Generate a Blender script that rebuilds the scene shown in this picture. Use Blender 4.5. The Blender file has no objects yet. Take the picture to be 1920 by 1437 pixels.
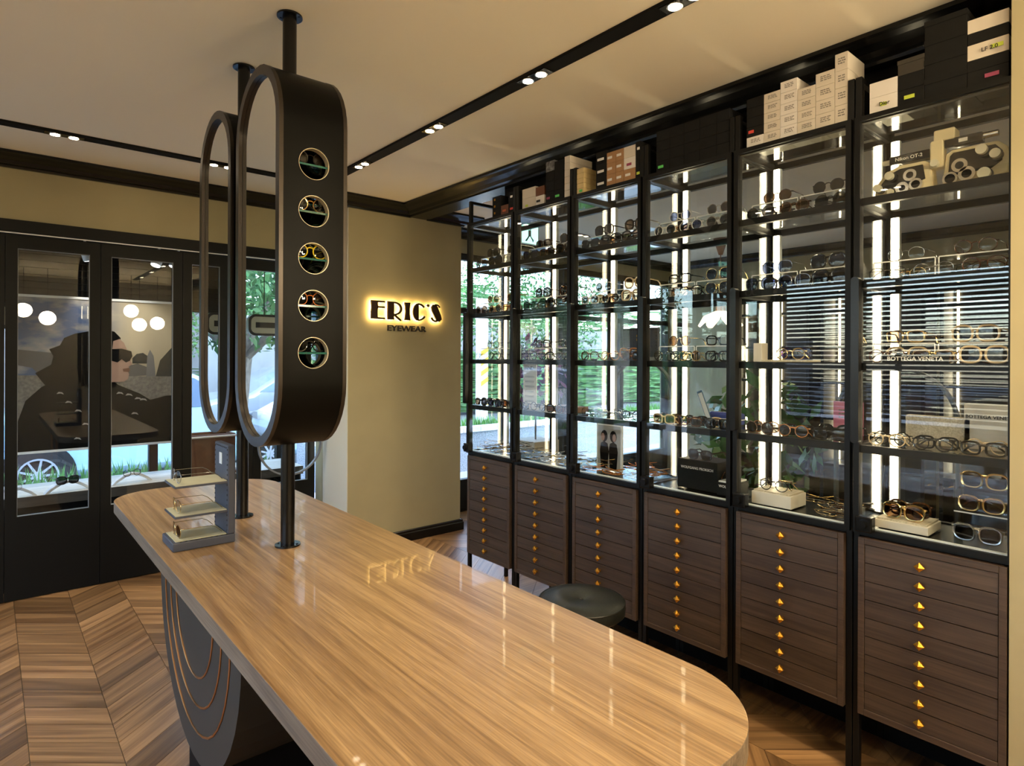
import bpy, bmesh, math, random
from mathutils import Vector, Matrix
R = math.radians
rnd = random.Random(7)
scene = bpy.context.scene
COL = scene.collection

# ------------------------------------------------------------------ camera
H = 1.45                       # eye height
F = 1150.8                     # focal length in pixels of a 1920 px wide frame
YAW = R(40.45)
cam_d = bpy.data.cameras.new('camera')
cam_d.sensor_width = 36.0
cam_d.lens = 36.0 * F / 1920
cam_d.shift_y = -(718.5 - 670.0) / 1920
cam_d.clip_start = 0.05
cam_d.clip_end = 200
cam = bpy.data.objects.new('camera', cam_d)
COL.objects.link(cam)
cam.matrix_world = (Matrix.Translation((0, 0, H)) @ Matrix.Rotation(-YAW, 4, 'Z')
                    @ Matrix.Rotation(R(90), 4, 'X') @ Matrix.Rotation(0.0041, 4, 'Z'))
scene.camera = cam
SA, CA = math.sin(YAW), math.cos(YAW)
def y0(x): return 670 + .0041 * (x - 960)
def on_y(px, py, Y):           # a pixel's point on the plane Y = const
    u = (px - 960) / F
    d = Y / (CA - SA * u)
    return Vector((d * (SA + CA * u), Y, H - (py - y0(px)) * d / F))
def on_x(px, py, X):           # a pixel's point on the plane X = const
    u = (px - 960) / F
    d = X / (SA + CA * u)
    return Vector((X, d * (CA - SA * u), H - (py - y0(px)) * d / F))
def on_z(px, py, z):           # a pixel's point on the plane Z = const
    d = F * (H - z) / (py - y0(px))
    u = (px - 960) / F
    return Vector((d * (SA + CA * u), d * (CA - SA * u), z))

# ------------------------------------------------------------------ world, exposure
scene.view_settings.view_transform = 'Standard'
scene.view_settings.look = 'None'
scene.view_settings.gamma = 1.0
scene.view_settings.use_curve_mapping = False
scene.view_settings.exposure = 1.1
try:
    scene.cycles.transparent_max_bounces = 32
    scene.cycles.max_bounces = 12
    scene.cycles.sample_clamp_indirect = 6.0
except Exception:
    pass
world = bpy.data.worlds.new('sky')
scene.world = world
world.use_nodes = True
wn = world.node_tree
bg = wn.nodes['Background']
sky = wn.nodes.new('ShaderNodeTexSky')
sky.sky_type = 'NISHITA'
sky.sun_disc = False
sky.sun_elevation = R(50)
sky.sun_rotation = R(200)
wn.links.new(sky.outputs[0], bg.inputs[0])
bg.inputs[1].default_value = 1.3
SPOT_W = 18.0                  # watts of one track spot

# ------------------------------------------------------------------ materials
MATS = {}
def nodes_of(name):
    m = bpy.data.materials.new(name)
    m.use_nodes = True
    nt = m.node_tree
    b = nt.nodes['Principled BSDF']
    MATS[name] = m
    return m, nt, b
def mat(name, col, rough=.5, metal=0., emit=None, estr=0., coat=0., spec=.5, noise=0., nscale=20., bump=0., trans=0., ior=1.45, sheen=0.):
    m, nt, b = nodes_of(name)
    b.inputs['Base Color'].default_value = (*col, 1)
    b.inputs['Roughness'].default_value = rough
    b.inputs['Metallic'].default_value = metal
    b.inputs['Coat Weight'].default_value = coat
    b.inputs['Specular IOR Level'].default_value = spec
    b.inputs['Transmission Weight'].default_value = trans
    b.inputs['IOR'].default_value = ior
    if emit:
        b.inputs['Emission Color'].default_value = (*emit, 1)
        b.inputs['Emission Strength'].default_value = estr
    if noise or bump:
        tc = nt.nodes.new('ShaderNodeTexCoord')
        n = nt.nodes.new('ShaderNodeTexNoise')
        n.inputs['Scale'].default_value = nscale
        n.inputs['Detail'].default_value = 4
        nt.links.new(tc.outputs['Object'], n.inputs['Vector'])
        if noise:
            mx = nt.nodes.new('ShaderNodeMixRGB')
            mx.blend_type = 'MULTIPLY'
            mx.inputs[0].default_value = 1
            mx.inputs[1].default_value = (*col, 1)
            cr = nt.nodes.new('ShaderNodeValToRGB')
            cr.color_ramp.elements[0].position = .3
            cr.color_ramp.elements[0].color = (1 - noise,) * 3 + (1,)
            cr.color_ramp.elements[1].position = .7
            cr.color_ramp.elements[1].color = (1, 1, 1, 1)
            nt.links.new(n.outputs[0], cr.inputs[0])
            nt.links.new(cr.outputs[0], mx.inputs[2])
            nt.links.new(mx.outputs[0], b.inputs['Base Color'])
        if bump:
            bp = nt.nodes.new('ShaderNodeBump')
            bp.inputs['Strength'].default_value = bump
            bp.inputs['Distance'].default_value = .002
            nt.links.new(n.outputs[0], bp.inputs['Height'])
            nt.links.new(bp.outputs[0], b.inputs['Normal'])
    return m
def wood(name, dark, light, along, rough=.4, scale=1., contrast=(.3, .7), rand=0., fine=1., coat=0., distort=1.5, stretch=1.3):
    """grain runs along the local axis 'along' (0, 1 or 2)"""
    m, nt, b = nodes_of(name)
    L = nt.links
    tc = nt.nodes.new('ShaderNodeTexCoord')
    mp = nt.nodes.new('ShaderNodeMapping')
    sc = [26 * scale] * 3
    sc[along] = stretch * scale
    mp.inputs['Scale'].default_value = sc
    L.new(tc.outputs['Object'], mp.inputs['Vector'])
    if rand:
        oi = nt.nodes.new('ShaderNodeObjectInfo')
        ml = nt.nodes.new('ShaderNodeMath'); ml.operation = 'MULTIPLY'; ml.inputs[1].default_value = 37.
        L.new(oi.outputs['Random'], ml.inputs[0])
        L.new(ml.outputs[0], mp.inputs['Location'])
    n = nt.nodes.new('ShaderNodeTexNoise')
    n.inputs['Scale'].default_value = 1.
    n.inputs['Detail'].default_value = 5
    n.inputs['Distortion'].default_value = distort
    L.new(mp.outputs[0], n.inputs['Vector'])
    mp2 = nt.nodes.new('ShaderNodeMapping')
    sc2 = [170 * fine * scale] * 3
    sc2[along] = 5 * scale
    mp2.inputs['Scale'].default_value = sc2
    L.new(tc.outputs['Object'], mp2.inputs['Vector'])
    n2 = nt.nodes.new('ShaderNodeTexNoise')
    n2.inputs['Scale'].default_value = 1.
    n2.inputs['Detail'].default_value = 2
    L.new(mp2.outputs[0], n2.inputs['Vector'])
    cr = nt.nodes.new('ShaderNodeValToRGB')
    cr.color_ramp.elements[0].position = contrast[0]
    cr.color_ramp.elements[0].color = (*dark, 1)
    cr.color_ramp.elements[1].position = contrast[1]
    cr.color_ramp.elements[1].color = (*light, 1)
    L.new(n.outputs[0], cr.inputs[0])
    cr2 = nt.nodes.new('ShaderNodeValToRGB')
    cr2.color_ramp.elements[0].position = .35
    cr2.color_ramp.elements[0].color = (.72, .70, .68, 1)
    cr2.color_ramp.elements[1].position = .62
    cr2.color_ramp.elements[1].color = (1, 1, 1, 1)
    L.new(n2.outputs[0], cr2.inputs[0])
    mx = nt.nodes.new('ShaderNodeMixRGB'); mx.blend_type = 'MULTIPLY'; mx.inputs[0].default_value = 1
    L.new(cr.outputs[0], mx.inputs[1]); L.new(cr2.outputs[0], mx.inputs[2])
    out = mx.outputs[0]
    if rand:
        hs = nt.nodes.new('ShaderNodeHueSaturation')
        mr = nt.nodes.new('ShaderNodeMapRange')
        mr.inputs[3].default_value = 1 - rand; mr.inputs[4].default_value = 1 + rand
        L.new(oi.outputs['Random'], mr.inputs[0])
        L.new(mr.outputs[0], hs.inputs['Value'])
        L.new(out, hs.inputs['Color'])
        out = hs.outputs[0]
    L.new(out, b.inputs['Base Color'])
    b.inputs['Roughness'].default_value = rough
    b.inputs['Coat Weight'].default_value = coat
    bp = nt.nodes.new('ShaderNodeBump')
    bp.inputs['Strength'].default_value = .15
    bp.inputs['Distance'].default_value = .001
    L.new(n2.outputs[0], bp.inputs['Height'])
    L.new(bp.outputs[0], b.inputs['Normal'])
    return m
def thin_glass(name, tint=(1, 1, 1), ior=1.45, rough=0.):
    m = bpy.data.materials.new(name); m.use_nodes = True
    nt = m.node_tree; nt.nodes.clear(); L = nt.links
    o = nt.nodes.new('ShaderNodeOutputMaterial')
    t = nt.nodes.new('ShaderNodeBsdfTransparent'); t.inputs[0].default_value = (*tint, 1)
    g = nt.nodes.new('ShaderNodeBsdfGlossy'); g.inputs['Roughness'].default_value = rough
    mx = nt.nodes.new('ShaderNodeMixShader')
    fr = nt.nodes.new('ShaderNodeFresnel')
    ge = nt.nodes.new('ShaderNodeNewGeometry')
    mr = nt.nodes.new('ShaderNodeMapRange')
    mr.inputs[3].default_value = ior; mr.inputs[4].default_value = 1 / ior
    L.new(ge.outputs['Backfacing'], mr.inputs[0])
    L.new(mr.outputs[0], fr.inputs[0])
    L.new(fr.outputs[0], mx.inputs[0]); L.new(t.outputs[0], mx.inputs[1]); L.new(g.outputs[0], mx.inputs[2])
    L.new(mx.outputs[0], o.inputs[0])
    MATS[name] = m
    return m
def emis(name, col, strength):
    m = bpy.data.materials.new(name); m.use_nodes = True
    nt = m.node_tree; nt.nodes.clear()
    o = nt.nodes.new('ShaderNodeOutputMaterial')
    e = nt.nodes.new('ShaderNodeEmission'); e.inputs[0].default_value = (*col, 1); e.inputs[1].default_value = strength
    nt.links.new(e.outputs[0], o.inputs[0])
    MATS[name] = m
    return m

mat('ceiling', (.87, .80, .62), .9, bump=.1, nscale=60)
mat('wall', (.385, .335, .195), .9, noise=.05, nscale=6, bump=.1)
mat('wall_back', (.22, .20, .16), .9)
mat('wall_pale', (.66, .62, .50), .9)
mat('black_paint', (.0035, .0035, .003), .42, spec=.3, bump=.05, nscale=300)
mat('pod_black', (.002, .002, .0018), .40, spec=.14)
mat('black_gloss', (.004, .004, .004), .25, spec=.4)
mat('door_paint', (.0035, .0037, .003), .5, spec=.25)
mat('black_matt', (.004, .004, .004), .7, spec=.2)
mat('charcoal', (.036, .031, .023), .55)
mat('box_black', (.008, .008, .0075), .7, spec=.25, noise=.3, nscale=40)
mat('box_white', (.62, .56, .46), .75)
mat('box_white2', (.72, .68, .62), .7)
mat('box_kraft', (.40, .22, .10), .8, noise=.15, nscale=30)
mat('box_brown', (.14, .055, .025), .6)
mat('box_yellow', (.62, .47, .22), .7)
mat('box_marble', (.25, .25, .25), .5, noise=.9, nscale=60)
mat('paper', (.75, .72, .66), .8)
mat('ink', (.03, .028, .025), .8)
mat('ink_grey', (.22, .20, .17), .8)
mat('green_sticker', (.10, .55, .12), .6)
mat('lime_sticker', (.50, .60, .06), .6)
mat('red_sticker', (.60, .06, .04), .6)
mat('pink_sticker', (.28, .05, .10), .6)
mat('orange_sticker', (.5, .12, .04), .6)
mat('gold', (.60, .30, .04), .34, metal=1., bump=.6, nscale=250)
mat('copper', (.55, .26, .10), .3, metal=1.)
mat('bronze', (.055, .047, .040), .35, metal=.8)
mat('chrome', (.75, .72, .68), .15, metal=1.)
mat('hole_rim', (.72, .64, .46), .3, metal=.4)
mat('sign_brown', (.045, .022, .009), .3, metal=.2)
mat('leather', (.007, .0085, .0075), .36, spec=.35, bump=.25, nscale=180)
mat('stand_blue', (.042, .050, .075), .5, bump=.1, nscale=200)
mat('stand_pad', (.42, .42, .30), .8, noise=.1, nscale=30)
mat('steel_white', (.62, .66, .68), .4)
mat('white_paint', (.78, .77, .74), .5)
mat('blind_grey', (.14, .14, .15), .6)
mat('bead_grey', (.16, .18, .20), .4)
mat('white_wood', (.72, .66, .56), .55, noise=.12, nscale=15)
mat('cream', (.68, .58, .36), .35)
mat('cream_plate', (.50, .46, .33), .4)
mat('knob_cream', (.62, .58, .44), .4)
mat('granite', (.42, .46, .50), .6, noise=.75, nscale=70)
mat('paving', (.45, .45, .44), .8, noise=.2, nscale=4)
mat('asphalt', (.16, .165, .17), .9, noise=.3, nscale=30)
mat('concrete', (.20, .215, .22), .9, noise=.25, nscale=2)
mat('building', (.72, .74, .76), .9)
mat('window_blue', (.10, .16, .24), .15)
mat('bark', (.20, .17, .14), .9, noise=.6, nscale=18, bump=1.)
mat('leaf', (.07, .20, .05), .6, noise=.6, nscale=3)
mat('leaf_bright', (.12, .33, .06), .5, noise=.5, nscale=6)
mat('plant_leaf', (.05, .17, .035), .4)
mat('flower_purple', (.30, .14, .42), .6, noise=.5, nscale=25)
mat('flower_pink', (.72, .52, .58), .6)
mat('car_blue', (.30, .50, .62), .25, coat=.8)
mat('car_white', (.75, .77, .78), .25, coat=.8)
mat('car_grey', (.20, .23, .26), .25, coat=.8)
mat('car_red', (.55, .05, .04), .25, coat=.8)
mat('rubber', (.016, .016, .016), .8)
mat('rim_silver', (.60, .64, .68), .3, metal=.6)
mat('tile_white', (.66, .66, .64), .5)
mat('yellow_black', (.70, .42, .03), .6)
mat('terracotta', (.25, .13, .07), .8)
mat('crate_wood', (.16, .065, .03), .5, noise=.4, nscale=12)
mat('skin', (.34, .20, .14), .6)
mat('hair', (.005, .004, .003), .9, spec=.1)
mat('print_dark', (.004, .0037, .0035), .8, spec=.1)
mat('print_river', (.24, .21, .17), .6, noise=.5, nscale=45)
mat('print_bridge', (.10, .09, .08), .6)
mat('print_tree', (.022, .024, .018), .7, noise=.6, nscale=60)
mat('print_tower', (.16, .15, .14), .7)
mat('print_grey', (.33, .31, .28), .7)
mat('tortoise', (.10, .035, .010), .18, noise=.9, nscale=90, coat=.5)
mat('amber', (.42, .16, .04), .18, noise=.6, nscale=60, coat=.5)
mat('acetate_black', (.008, .008, .008), .12, coat=.5)
mat('acetate_white', (.72, .70, .66), .25)
mat('acetate_cream', (.62, .47, .28), .25)
mat('acetate_clear', (.72, .66, .58), .12, trans=.7)
mat('acetate_orange', (.85, .25, .06), .2)
mat('acetate_yellow', (.80, .62, .03), .2)
mat('acetate_pink', (.55, .18, .26), .2)
mat('acetate_blue', (.06, .08, .28), .2)
mat('gold_wire', (.70, .50, .22), .2, metal=1.)
mat('steel_wire', (.45, .45, .45), .2, metal=1.)
mat('dark_wire', (.05, .045, .04), .25, metal=.7)
thin_glass('glass', (.97, .985, .98))
thin_glass('door_glass', (.90, .93, .95), 1.5)
thin_glass('lens_clear', (.93, .93, .92), 1.5)
thin_glass('lens_dark', (.10, .095, .09), 1.6)
thin_glass('lens_brown', (.22, .13, .07), 1.6)
thin_glass('lens_blue', (.10, .14, .30), 1.6)
thin_glass('lens_violet', (.18, .08, .42), 1.6)
thin_glass('acrylic', (.93, .95, .95), 1.49)
thin_glass('green_glass', (.55, .80, .72), 1.5)
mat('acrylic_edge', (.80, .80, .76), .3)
mat('glass_edge', (.02, .13, .11), .1)
mat('mirror', (.86, .90, .88), .0, metal=1.)
emis('led', (1., .80, .50), 12.)
emis('led_far', (1., .80, .50), 7.)
emis('lamp_disc', (1., .84, .60), 22.)
emis('downlight', (1., .78, .48), 14.)
emis('halo', (1., .66, .22), 22.)
emis('globe', (1., .80, .52), 46.)
emis('exit_green', (.40, 1., .75), 1.6)
emis('lamp_flower', (1., .80, .50), 2.6)
emis('spot_face', (1., .97, .92), 3.0)
wood('table_top', (.19, .112, .049), (.35, .23, .112), 1, .33, 1.9, (.34, .64), coat=.15, distort=.7, stretch=.55)
wood('table_edge', (.13, .10, .075), (.24, .19, .14), 1, .45, 1.2)
wood('drawer_wood', (.044, .028, .019), (.080, .053, .036), 1, .5, 1.0, (.3, .7), rand=.13)
wood('chest_wood', (.048, .030, .020), (.082, .053, .035), 1, .5, 1.0, (.3, .7))
wood('plank', (.13, .068, .028), (.36, .21, .092), 0, .36, .55, (.32, .66), rand=.34)
wood('ledge_wood', (.62, .52, .38), (.78, .70, .56), 0, .45, 1.)
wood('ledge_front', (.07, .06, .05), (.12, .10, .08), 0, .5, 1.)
wood('pale_block', (.48, .42, .30), (.66, .60, .46), 0, .5, 1.)
# sky printed on the poster: clouds on blue, warm towards one side
m, nt, b = nodes_of('print_sky')
tc = nt.nodes.new('ShaderNodeTexCoord')
mp = nt.nodes.new('ShaderNodeMapping'); mp.inputs['Scale'].default_value = (3.2, 3.2, 6.5)
nz = nt.nodes.new('ShaderNodeTexNoise'); nz.inputs['Scale'].default_value = 1.2; nz.inputs['Detail'].default_value = 6
cr = nt.nodes.new('ShaderNodeValToRGB')
cr.color_ramp.elements[0].position = .46; cr.color_ramp.elements[0].color = (.065, .10, .19, 1)
cr.color_ramp.elements[1].position = .66; cr.color_ramp.elements[1].color = (.42, .37, .30, 1)
sx = nt.nodes.new('ShaderNodeSeparateXYZ')
mr = nt.nodes.new('ShaderNodeMapRange'); mr.inputs[1].default_value = -.12; mr.inputs[2].default_value = .15
mx = nt.nodes.new('ShaderNodeMixRGB'); mx.inputs[2].default_value = (.46, .37, .24, 1)
for a, c in ((tc.outputs['Object'], mp.inputs[0]), (mp.outputs[0], nz.inputs[0]), (nz.outputs[0], cr.inputs[0]),
             (tc.outputs['Object'], sx.inputs[0]), (sx.outputs[0], mr.inputs[0]), (mr.outputs[0], mx.inputs[0]),
             (cr.outputs[0], mx.inputs[1]), (mx.outputs[0], b.inputs['Base Color'])):
    nt.links.new(a, c)
b.inputs['Roughness'].default_value = .5

# ------------------------------------------------------------------ mesh builder
class MB:
    def __init__(s): s.v = []; s.f = []
    def quad(s, *p):
        n = len(s.v); s.v += [tuple(q) for q in p]; s.f.append(tuple(range(n, n + len(p)))); return s
    def box(s, x0, x1, y0_, y1, z0, z1):
        n = len(s.v)
        s.v += [(x0, y0_, z0), (x1, y0_, z0), (x1, y1, z0), (x0, y1, z0), (x0, y0_, z1), (x1, y0_, z1), (x1, y1, z1), (x0, y1, z1)]
        s.f += [tuple(n + i for i in q) for q in ((3, 2, 1, 0), (4, 5, 6, 7), (0, 1, 5, 4), (1, 2, 6, 5), (2, 3, 7, 6), (3, 0, 4, 7))]
        return s
    def cyl(s, p0, p1, r0, r1=None, n=16, caps=True):
        r1 = r0 if r1 is None else r1
        p0, p1 = Vector(p0), Vector(p1)
        w = (p1 - p0).normalized()
        a = Vector((0, 0, 1)) if abs(w.z) < .9 else Vector((1, 0, 0))
        u = w.cross(a).normalized(); v = w.cross(u)
        k = len(s.v)
        for p, r in ((p0, r0), (p1, r1)):
            for i in range(n):
                t = 2 * math.pi * i / n
                s.v.append(tuple(p + u * r * math.cos(t) + v * r * math.sin(t)))
        for i in range(n):
            j = (i + 1) % n
            s.f.append((k + j, k + i, k + n + i, k + n + j))
        if caps:
            s.f.append(tuple(k + i for i in range(n)))
            s.f.append(tuple(k + n + n - 1 - i for i in range(n)))
        return s
    def prism(s, pts, axis, a0, a1):
        """polygon pts (2-D, the two other axes in x,y,z order) extruded along axis"""
        def P(p, a):
            q = list(p); q.insert(axis, a); return tuple(q)
        n = len(pts); k = len(s.v)
        s.v += [P(p, a0) for p in pts] + [P(p, a1) for p in pts]
        s.f.append(tuple(k + n - 1 - i for i in range(n)))
        s.f.append(tuple(k + n + i for i in range(n)))
        for i in range(n):
            j = (i + 1) % n
            s.f.append((k + i, k + j, k + n + j, k + n + i))
        return s
    def ring(s, outer, inner, axis, a0, a1):
        """band between two outlines of equal length, extruded"""
        def P(p, a):
            q = list(p); q.insert(axis, a); return tuple(q)
        n = len(outer); k = len(s.v)
        for a in (a0, a1):
            s.v += [P(p, a) for p in outer] + [P(p, a) for p in inner]
        for i in range(n):
            j = (i + 1) % n
            s.f.append((k + i, k + n + i, k + n + j, k + j))
            s.f.append((k + 2 * n + i, k + 2 * n + j, k + 3 * n + j, k + 3 * n + i))
            s.f.append((k + i, k + j, k + 2 * n + j, k + 2 * n + i))
            s.f.append((k + n + j, k + n + i, k + 3 * n + i, k + 3 * n + j))
        return s
    def tube(s, path, r, n=6, closed=False, flat=1.):
        path = [Vector(p) for p in path]
        m = len(path); k = len(s.v)
        up = None
        for i in range(m):
            a = path[i - 1] if (i or closed) else path[i]
            c = path[(i + 1) % m] if (i < m - 1 or closed) else path[i]
            t = (c - a).normalized()
            if up is None:
                up = t.cross(Vector((0, 0, 1)))
                if up.length < .1: up = t.cross(Vector((0, 1, 0)))
                up.normalize()
            up = (up - t * up.dot(t)).normalized()
            sd = t.cross(up)
            rr = r[i] if isinstance(r, (list, tuple)) else r
            for q in range(n):
                w = 2 * math.pi * q / n
                s.v.append(tuple(path[i] + up * rr * math.cos(w) + sd * rr * flat * math.sin(w)))
        for i in range(m if closed else m - 1):
            j = (i + 1) % m
            for q in range(n):
                p = (q + 1) % n
                s.f.append((k + i * n + q, k + i * n + p, k + j * n + p, k + j * n + q))
        if not closed:
            s.f.append(tuple(k + n - 1 - q for q in range(n)))
            s.f.append(tuple(k + (m - 1) * n + q for q in range(n)))
        return s
    def lathe(s, prof, n=24, c=(0, 0, 0)):
        k = len(s.v); m = len(prof)
        for r, z in prof:
            for i in range(n):
                t = 2 * math.pi * i / n
                s.v.append((c[0] + max(r, 1e-5) * math.cos(t), c[1] + max(r, 1e-5) * math.sin(t), c[2] + z))
        for a in range(m - 1):
            for i in range(n):
                j = (i + 1) % n
                s.f.append((k + a * n + i, k + a * n + j, k + (a + 1) * n + j, k + (a + 1) * n + i))
        s.f.append(tuple(k + n - 1 - i for i in range(n)))
        s.f.append(tuple(k + (m - 1) * n + i for i in range(n)))
        return s
    def ball(s, c, r, n=16, sz=1.):
        pr = [(r * math.sin(math.pi * i / 10), -r * sz * math.cos(math.pi * i / 10)) for i in range(11)]
        return s.lathe(pr, n, c)
    def mesh(s, name, material=None, smooth=False):
        me = bpy.data.meshes.new(name)
        me.from_pydata(s.v, [], s.f)
        bm = bmesh.new(); bm.from_mesh(me)
        bmesh.ops.recalc_face_normals(bm, faces=bm.faces)
        if smooth:
            for f in bm.faces: f.smooth = True
            for e in bm.edges:
                if len(e.link_faces) == 2 and e.calc_face_angle(0) > R(38): e.smooth = False
        bm.to_mesh(me); bm.free()
        if material: me.materials.append(MATS[material])
        return me
    def build(s, name, material, parent=None, smooth=False, bevel=0., loc=None):
        o = obj(name, s.mesh(name, material, smooth), parent)
        if bevel:
            md = o.modifiers.new('bevel', 'BEVEL'); md.width = bevel; md.segments = 2; md.limit_method = 'ANGLE'
        if loc: o.location = loc
        return o
def obj(name, data, parent=None):
    o = bpy.data.objects.new(name, data)
    COL.objects.link(o)
    if parent: o.parent = parent
    return o
def tag(o, label=None, cat=None, group=None, kind=None):
    if label: o['label'] = label
    if cat: o['category'] = cat
    if group: o['group'] = group
    if kind: o['kind'] = kind
    return o
def thing(name, label, cat, loc=(0, 0, 0), rz=0, group=None):
    o = obj(name, None)
    o.location = loc; o.rotation_euler = (0, 0, rz)
    o.empty_display_size = .1
    return tag(o, label, cat, group)
def struct(o): o['kind'] = 'structure'; return o
def copy_tree(o, parent=None):
    c = o.copy(); COL.objects.link(c); c.parent = parent
    for ch in list(o.children): copy_tree(ch, c)
    return c
def text_mesh(txt, size, depth=.001, name='lettering', align='CENTER', squeeze=1.):
    """lettering as a mesh lying in local XZ (facing -Y)"""
    cu = bpy.data.curves.new(name, 'FONT')
    cu.body = txt; cu.size = size; cu.extrude = depth / 2; cu.align_x = align; cu.align_y = 'CENTER'
    cu.resolution_u = 3; cu.offset = size * .012
    to = bpy.data.objects.new(name, cu); COL.objects.link(to)
    dg = bpy.context.evaluated_depsgraph_get()
    me = bpy.data.meshes.new_from_object(to.evaluated_get(dg))
    me.transform(Matrix.Rotation(R(90), 4, 'X') @ Matrix.Scale(squeeze, 4, (1, 0, 0)))
    bpy.data.objects.remove(to); bpy.data.curves.remove(cu)
    me.name = name
    return me
def lettering(txt, size, material, parent, loc, rz=0, squeeze=1., depth=.001):
    me = text_mesh(txt, size, depth, squeeze=squeeze)
    me.materials.clear(); me.materials.append(MATS[material])
    o = obj('lettering', me, parent); o.location = loc; o.rotation_euler = (0, 0, rz)
    return o
def rrect(x0, x1, y0_, y1, r, n=8):
    pts = []
    for cx, cy, a0 in ((x1 - r, y1 - r, 0), (x0 + r, y1 - r, 90), (x0 + r, y0_ + r, 180), (x1 - r, y0_ + r, 270)):
        for i in range(n + 1):
            a = R(a0 + 90 * i / n)
            pts.append((cx + r * math.cos(a), cy + r * math.sin(a)))
    return pts
def sweep(path, prof):
    """profile (inward offset, z) along an XY polyline with mitred corners; room lies to the right of the path"""
    mb = MB(); n = len(path); P = [Vector(p) for p in path]
    rows = []
    for i in range(n):
        d0 = (P[i] - P[i - 1]).normalized() if i else None
        d1 = (P[i + 1] - P[i]).normalized() if i < n - 1 else None
        n0 = Vector((d0.y, -d0.x)) if d0 else None
        n1 = Vector((d1.y, -d1.x)) if d1 else None
        if n0 is None: m = n1
        elif n1 is None: m = n0
        else:
            m = (n0 + n1); m = m / (m.length_squared / 2) if m.length > 1e-6 else n0
        rows.append([(P[i].x + m.x * o, P[i].y + m.y * o, z) for o, z in prof])
    k = len(prof)
    for i in range(n - 1):
        for j in range(k):
            q = (j + 1) % k
            mb.quad(rows[i][j], rows[i + 1][j], rows[i + 1][q], rows[i][q])
    mb.quad(*rows[0]); mb.quad(*rows[-1])
    bm = bmesh.new(); me = bpy.data.meshes.new('t'); me.from_pydata(mb.v, [], mb.f); bm.from_mesh(me)
    bmesh.ops.remove_doubles(bm, verts=bm.verts, dist=1e-5)
    out = MB(); bm.verts.index_update()
    out.v = [tuple(v.co) for v in bm.verts]; out.f = [tuple(v.index for v in f.verts) for f in bm.faces]
    bm.free()
    return out

# ------------------------------------------------------------------ room dimensions
CEIL = 2.62
YD = 4.644          # door wall
YE = 4.21           # face of the sign wall
XE0, XE1 = 2.009, 3.022
XL = -2.4           # side wall left of the camera
YB = -2.2           # wall behind the camera
XD, XF, XB = 2.28, 2.30, 2.62      # drawer fronts, cabinet front, cabinet back
XR = 6.6            # far wall of the room behind the cabinets
PITCH, UW = .4534, .407
def unit_y(i): return 3.101 - PITCH * i

# ------------------------------------------------------------------ floor of chevron planks
floor = MB().box(XL - .1, XR + .1, YB - .1, YD + .06, -.12, -.006).build('floor', 'ledge_front')
struct(floor)
W = .259; RISE = W * math.tan(R(40)); PP = .15
pl_mesh = []
for sgn in (1, -1):
    g = .0012
    mb = MB()
    a = [(g, g), (W - g, g + sgn * RISE), (W - g, PP - g + sgn * RISE), (g, PP - g)]
    ang = math.atan2(sgn * RISE, W)
    rot = Matrix.Rotation(-ang, 2)
    a = [tuple(rot @ Vector(p)) for p in a]
    mb.prism(a, 2, -.006, 0)
    pl_mesh.append((mb.mesh('plank', 'plank'), ang))
rest = MB()
def plank_visible(x, y):
    if -.45 < x < 1.0 and y > 1.75: return True
    if 1.15 < x < 2.3 and .3 < y < 1.3: return True
    if 1.7 < x < 3.3 and 2.9 < y: return True
    return False
count = 0
k0 = int(math.floor((XL - .116) / W)); k1 = int(math.ceil((XR - .116) / W))
for k in range(k0, k1):
    x = .116 + W * k
    sgn = 0 if k % 2 else 1           # alternate strips slope the other way
    base = 0 if sgn == 0 else RISE
    j0 = int(math.floor((YB - .3) / PP)); j1 = int(math.ceil((YD + .3) / PP))
    for j in range(j0, j1):
        y = PP * j + base
        lo = y if sgn == 0 else y - RISE
        if lo < YB or lo + RISE + PP > YD + .05 + RISE: continue
        if x < XL or x + W > XR: continue
        me, ang = pl_mesh[sgn]
        if plank_visible(x, lo + .15) and count < 300:
            o = obj('plank', me, floor); o.location = (x, y, 0); o.rotation_euler = (0, 0, ang)
            count += 1
        else:
            g = .0012; s_ = 1 if sgn == 0 else -1
            rest.prism([(x + g, y + g), (x + W - g, y + g + s_ * RISE), (x + W - g, y + PP - g + s_ * RISE), (x + g, y + PP - g)], 2, -.006, 0)
ro = rest.build('plank_field', 'plank', floor); ro['kind'] = 'stuff'

# ------------------------------------------------------------------ ceiling and walls
struct(MB().box(XL - .1, XR + .1, YB - .1, YD + .15, CEIL, CEIL + .12).build('ceiling', 'ceiling'))
struct(MB().box(XL - .1, XE0, YD, YD + .15, 2.245, CEIL).build('wall_front', 'wall'))
pier = MB().box(XE0, XE1, YE, YD + .15, 0, CEIL).build('wall_sign', 'wall')
struct(pier)
struct(MB().box(XE0 - .004, XE0, YE + .004, YD, .1, 2.545).build('wall_return', 'wall_pale'))
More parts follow.
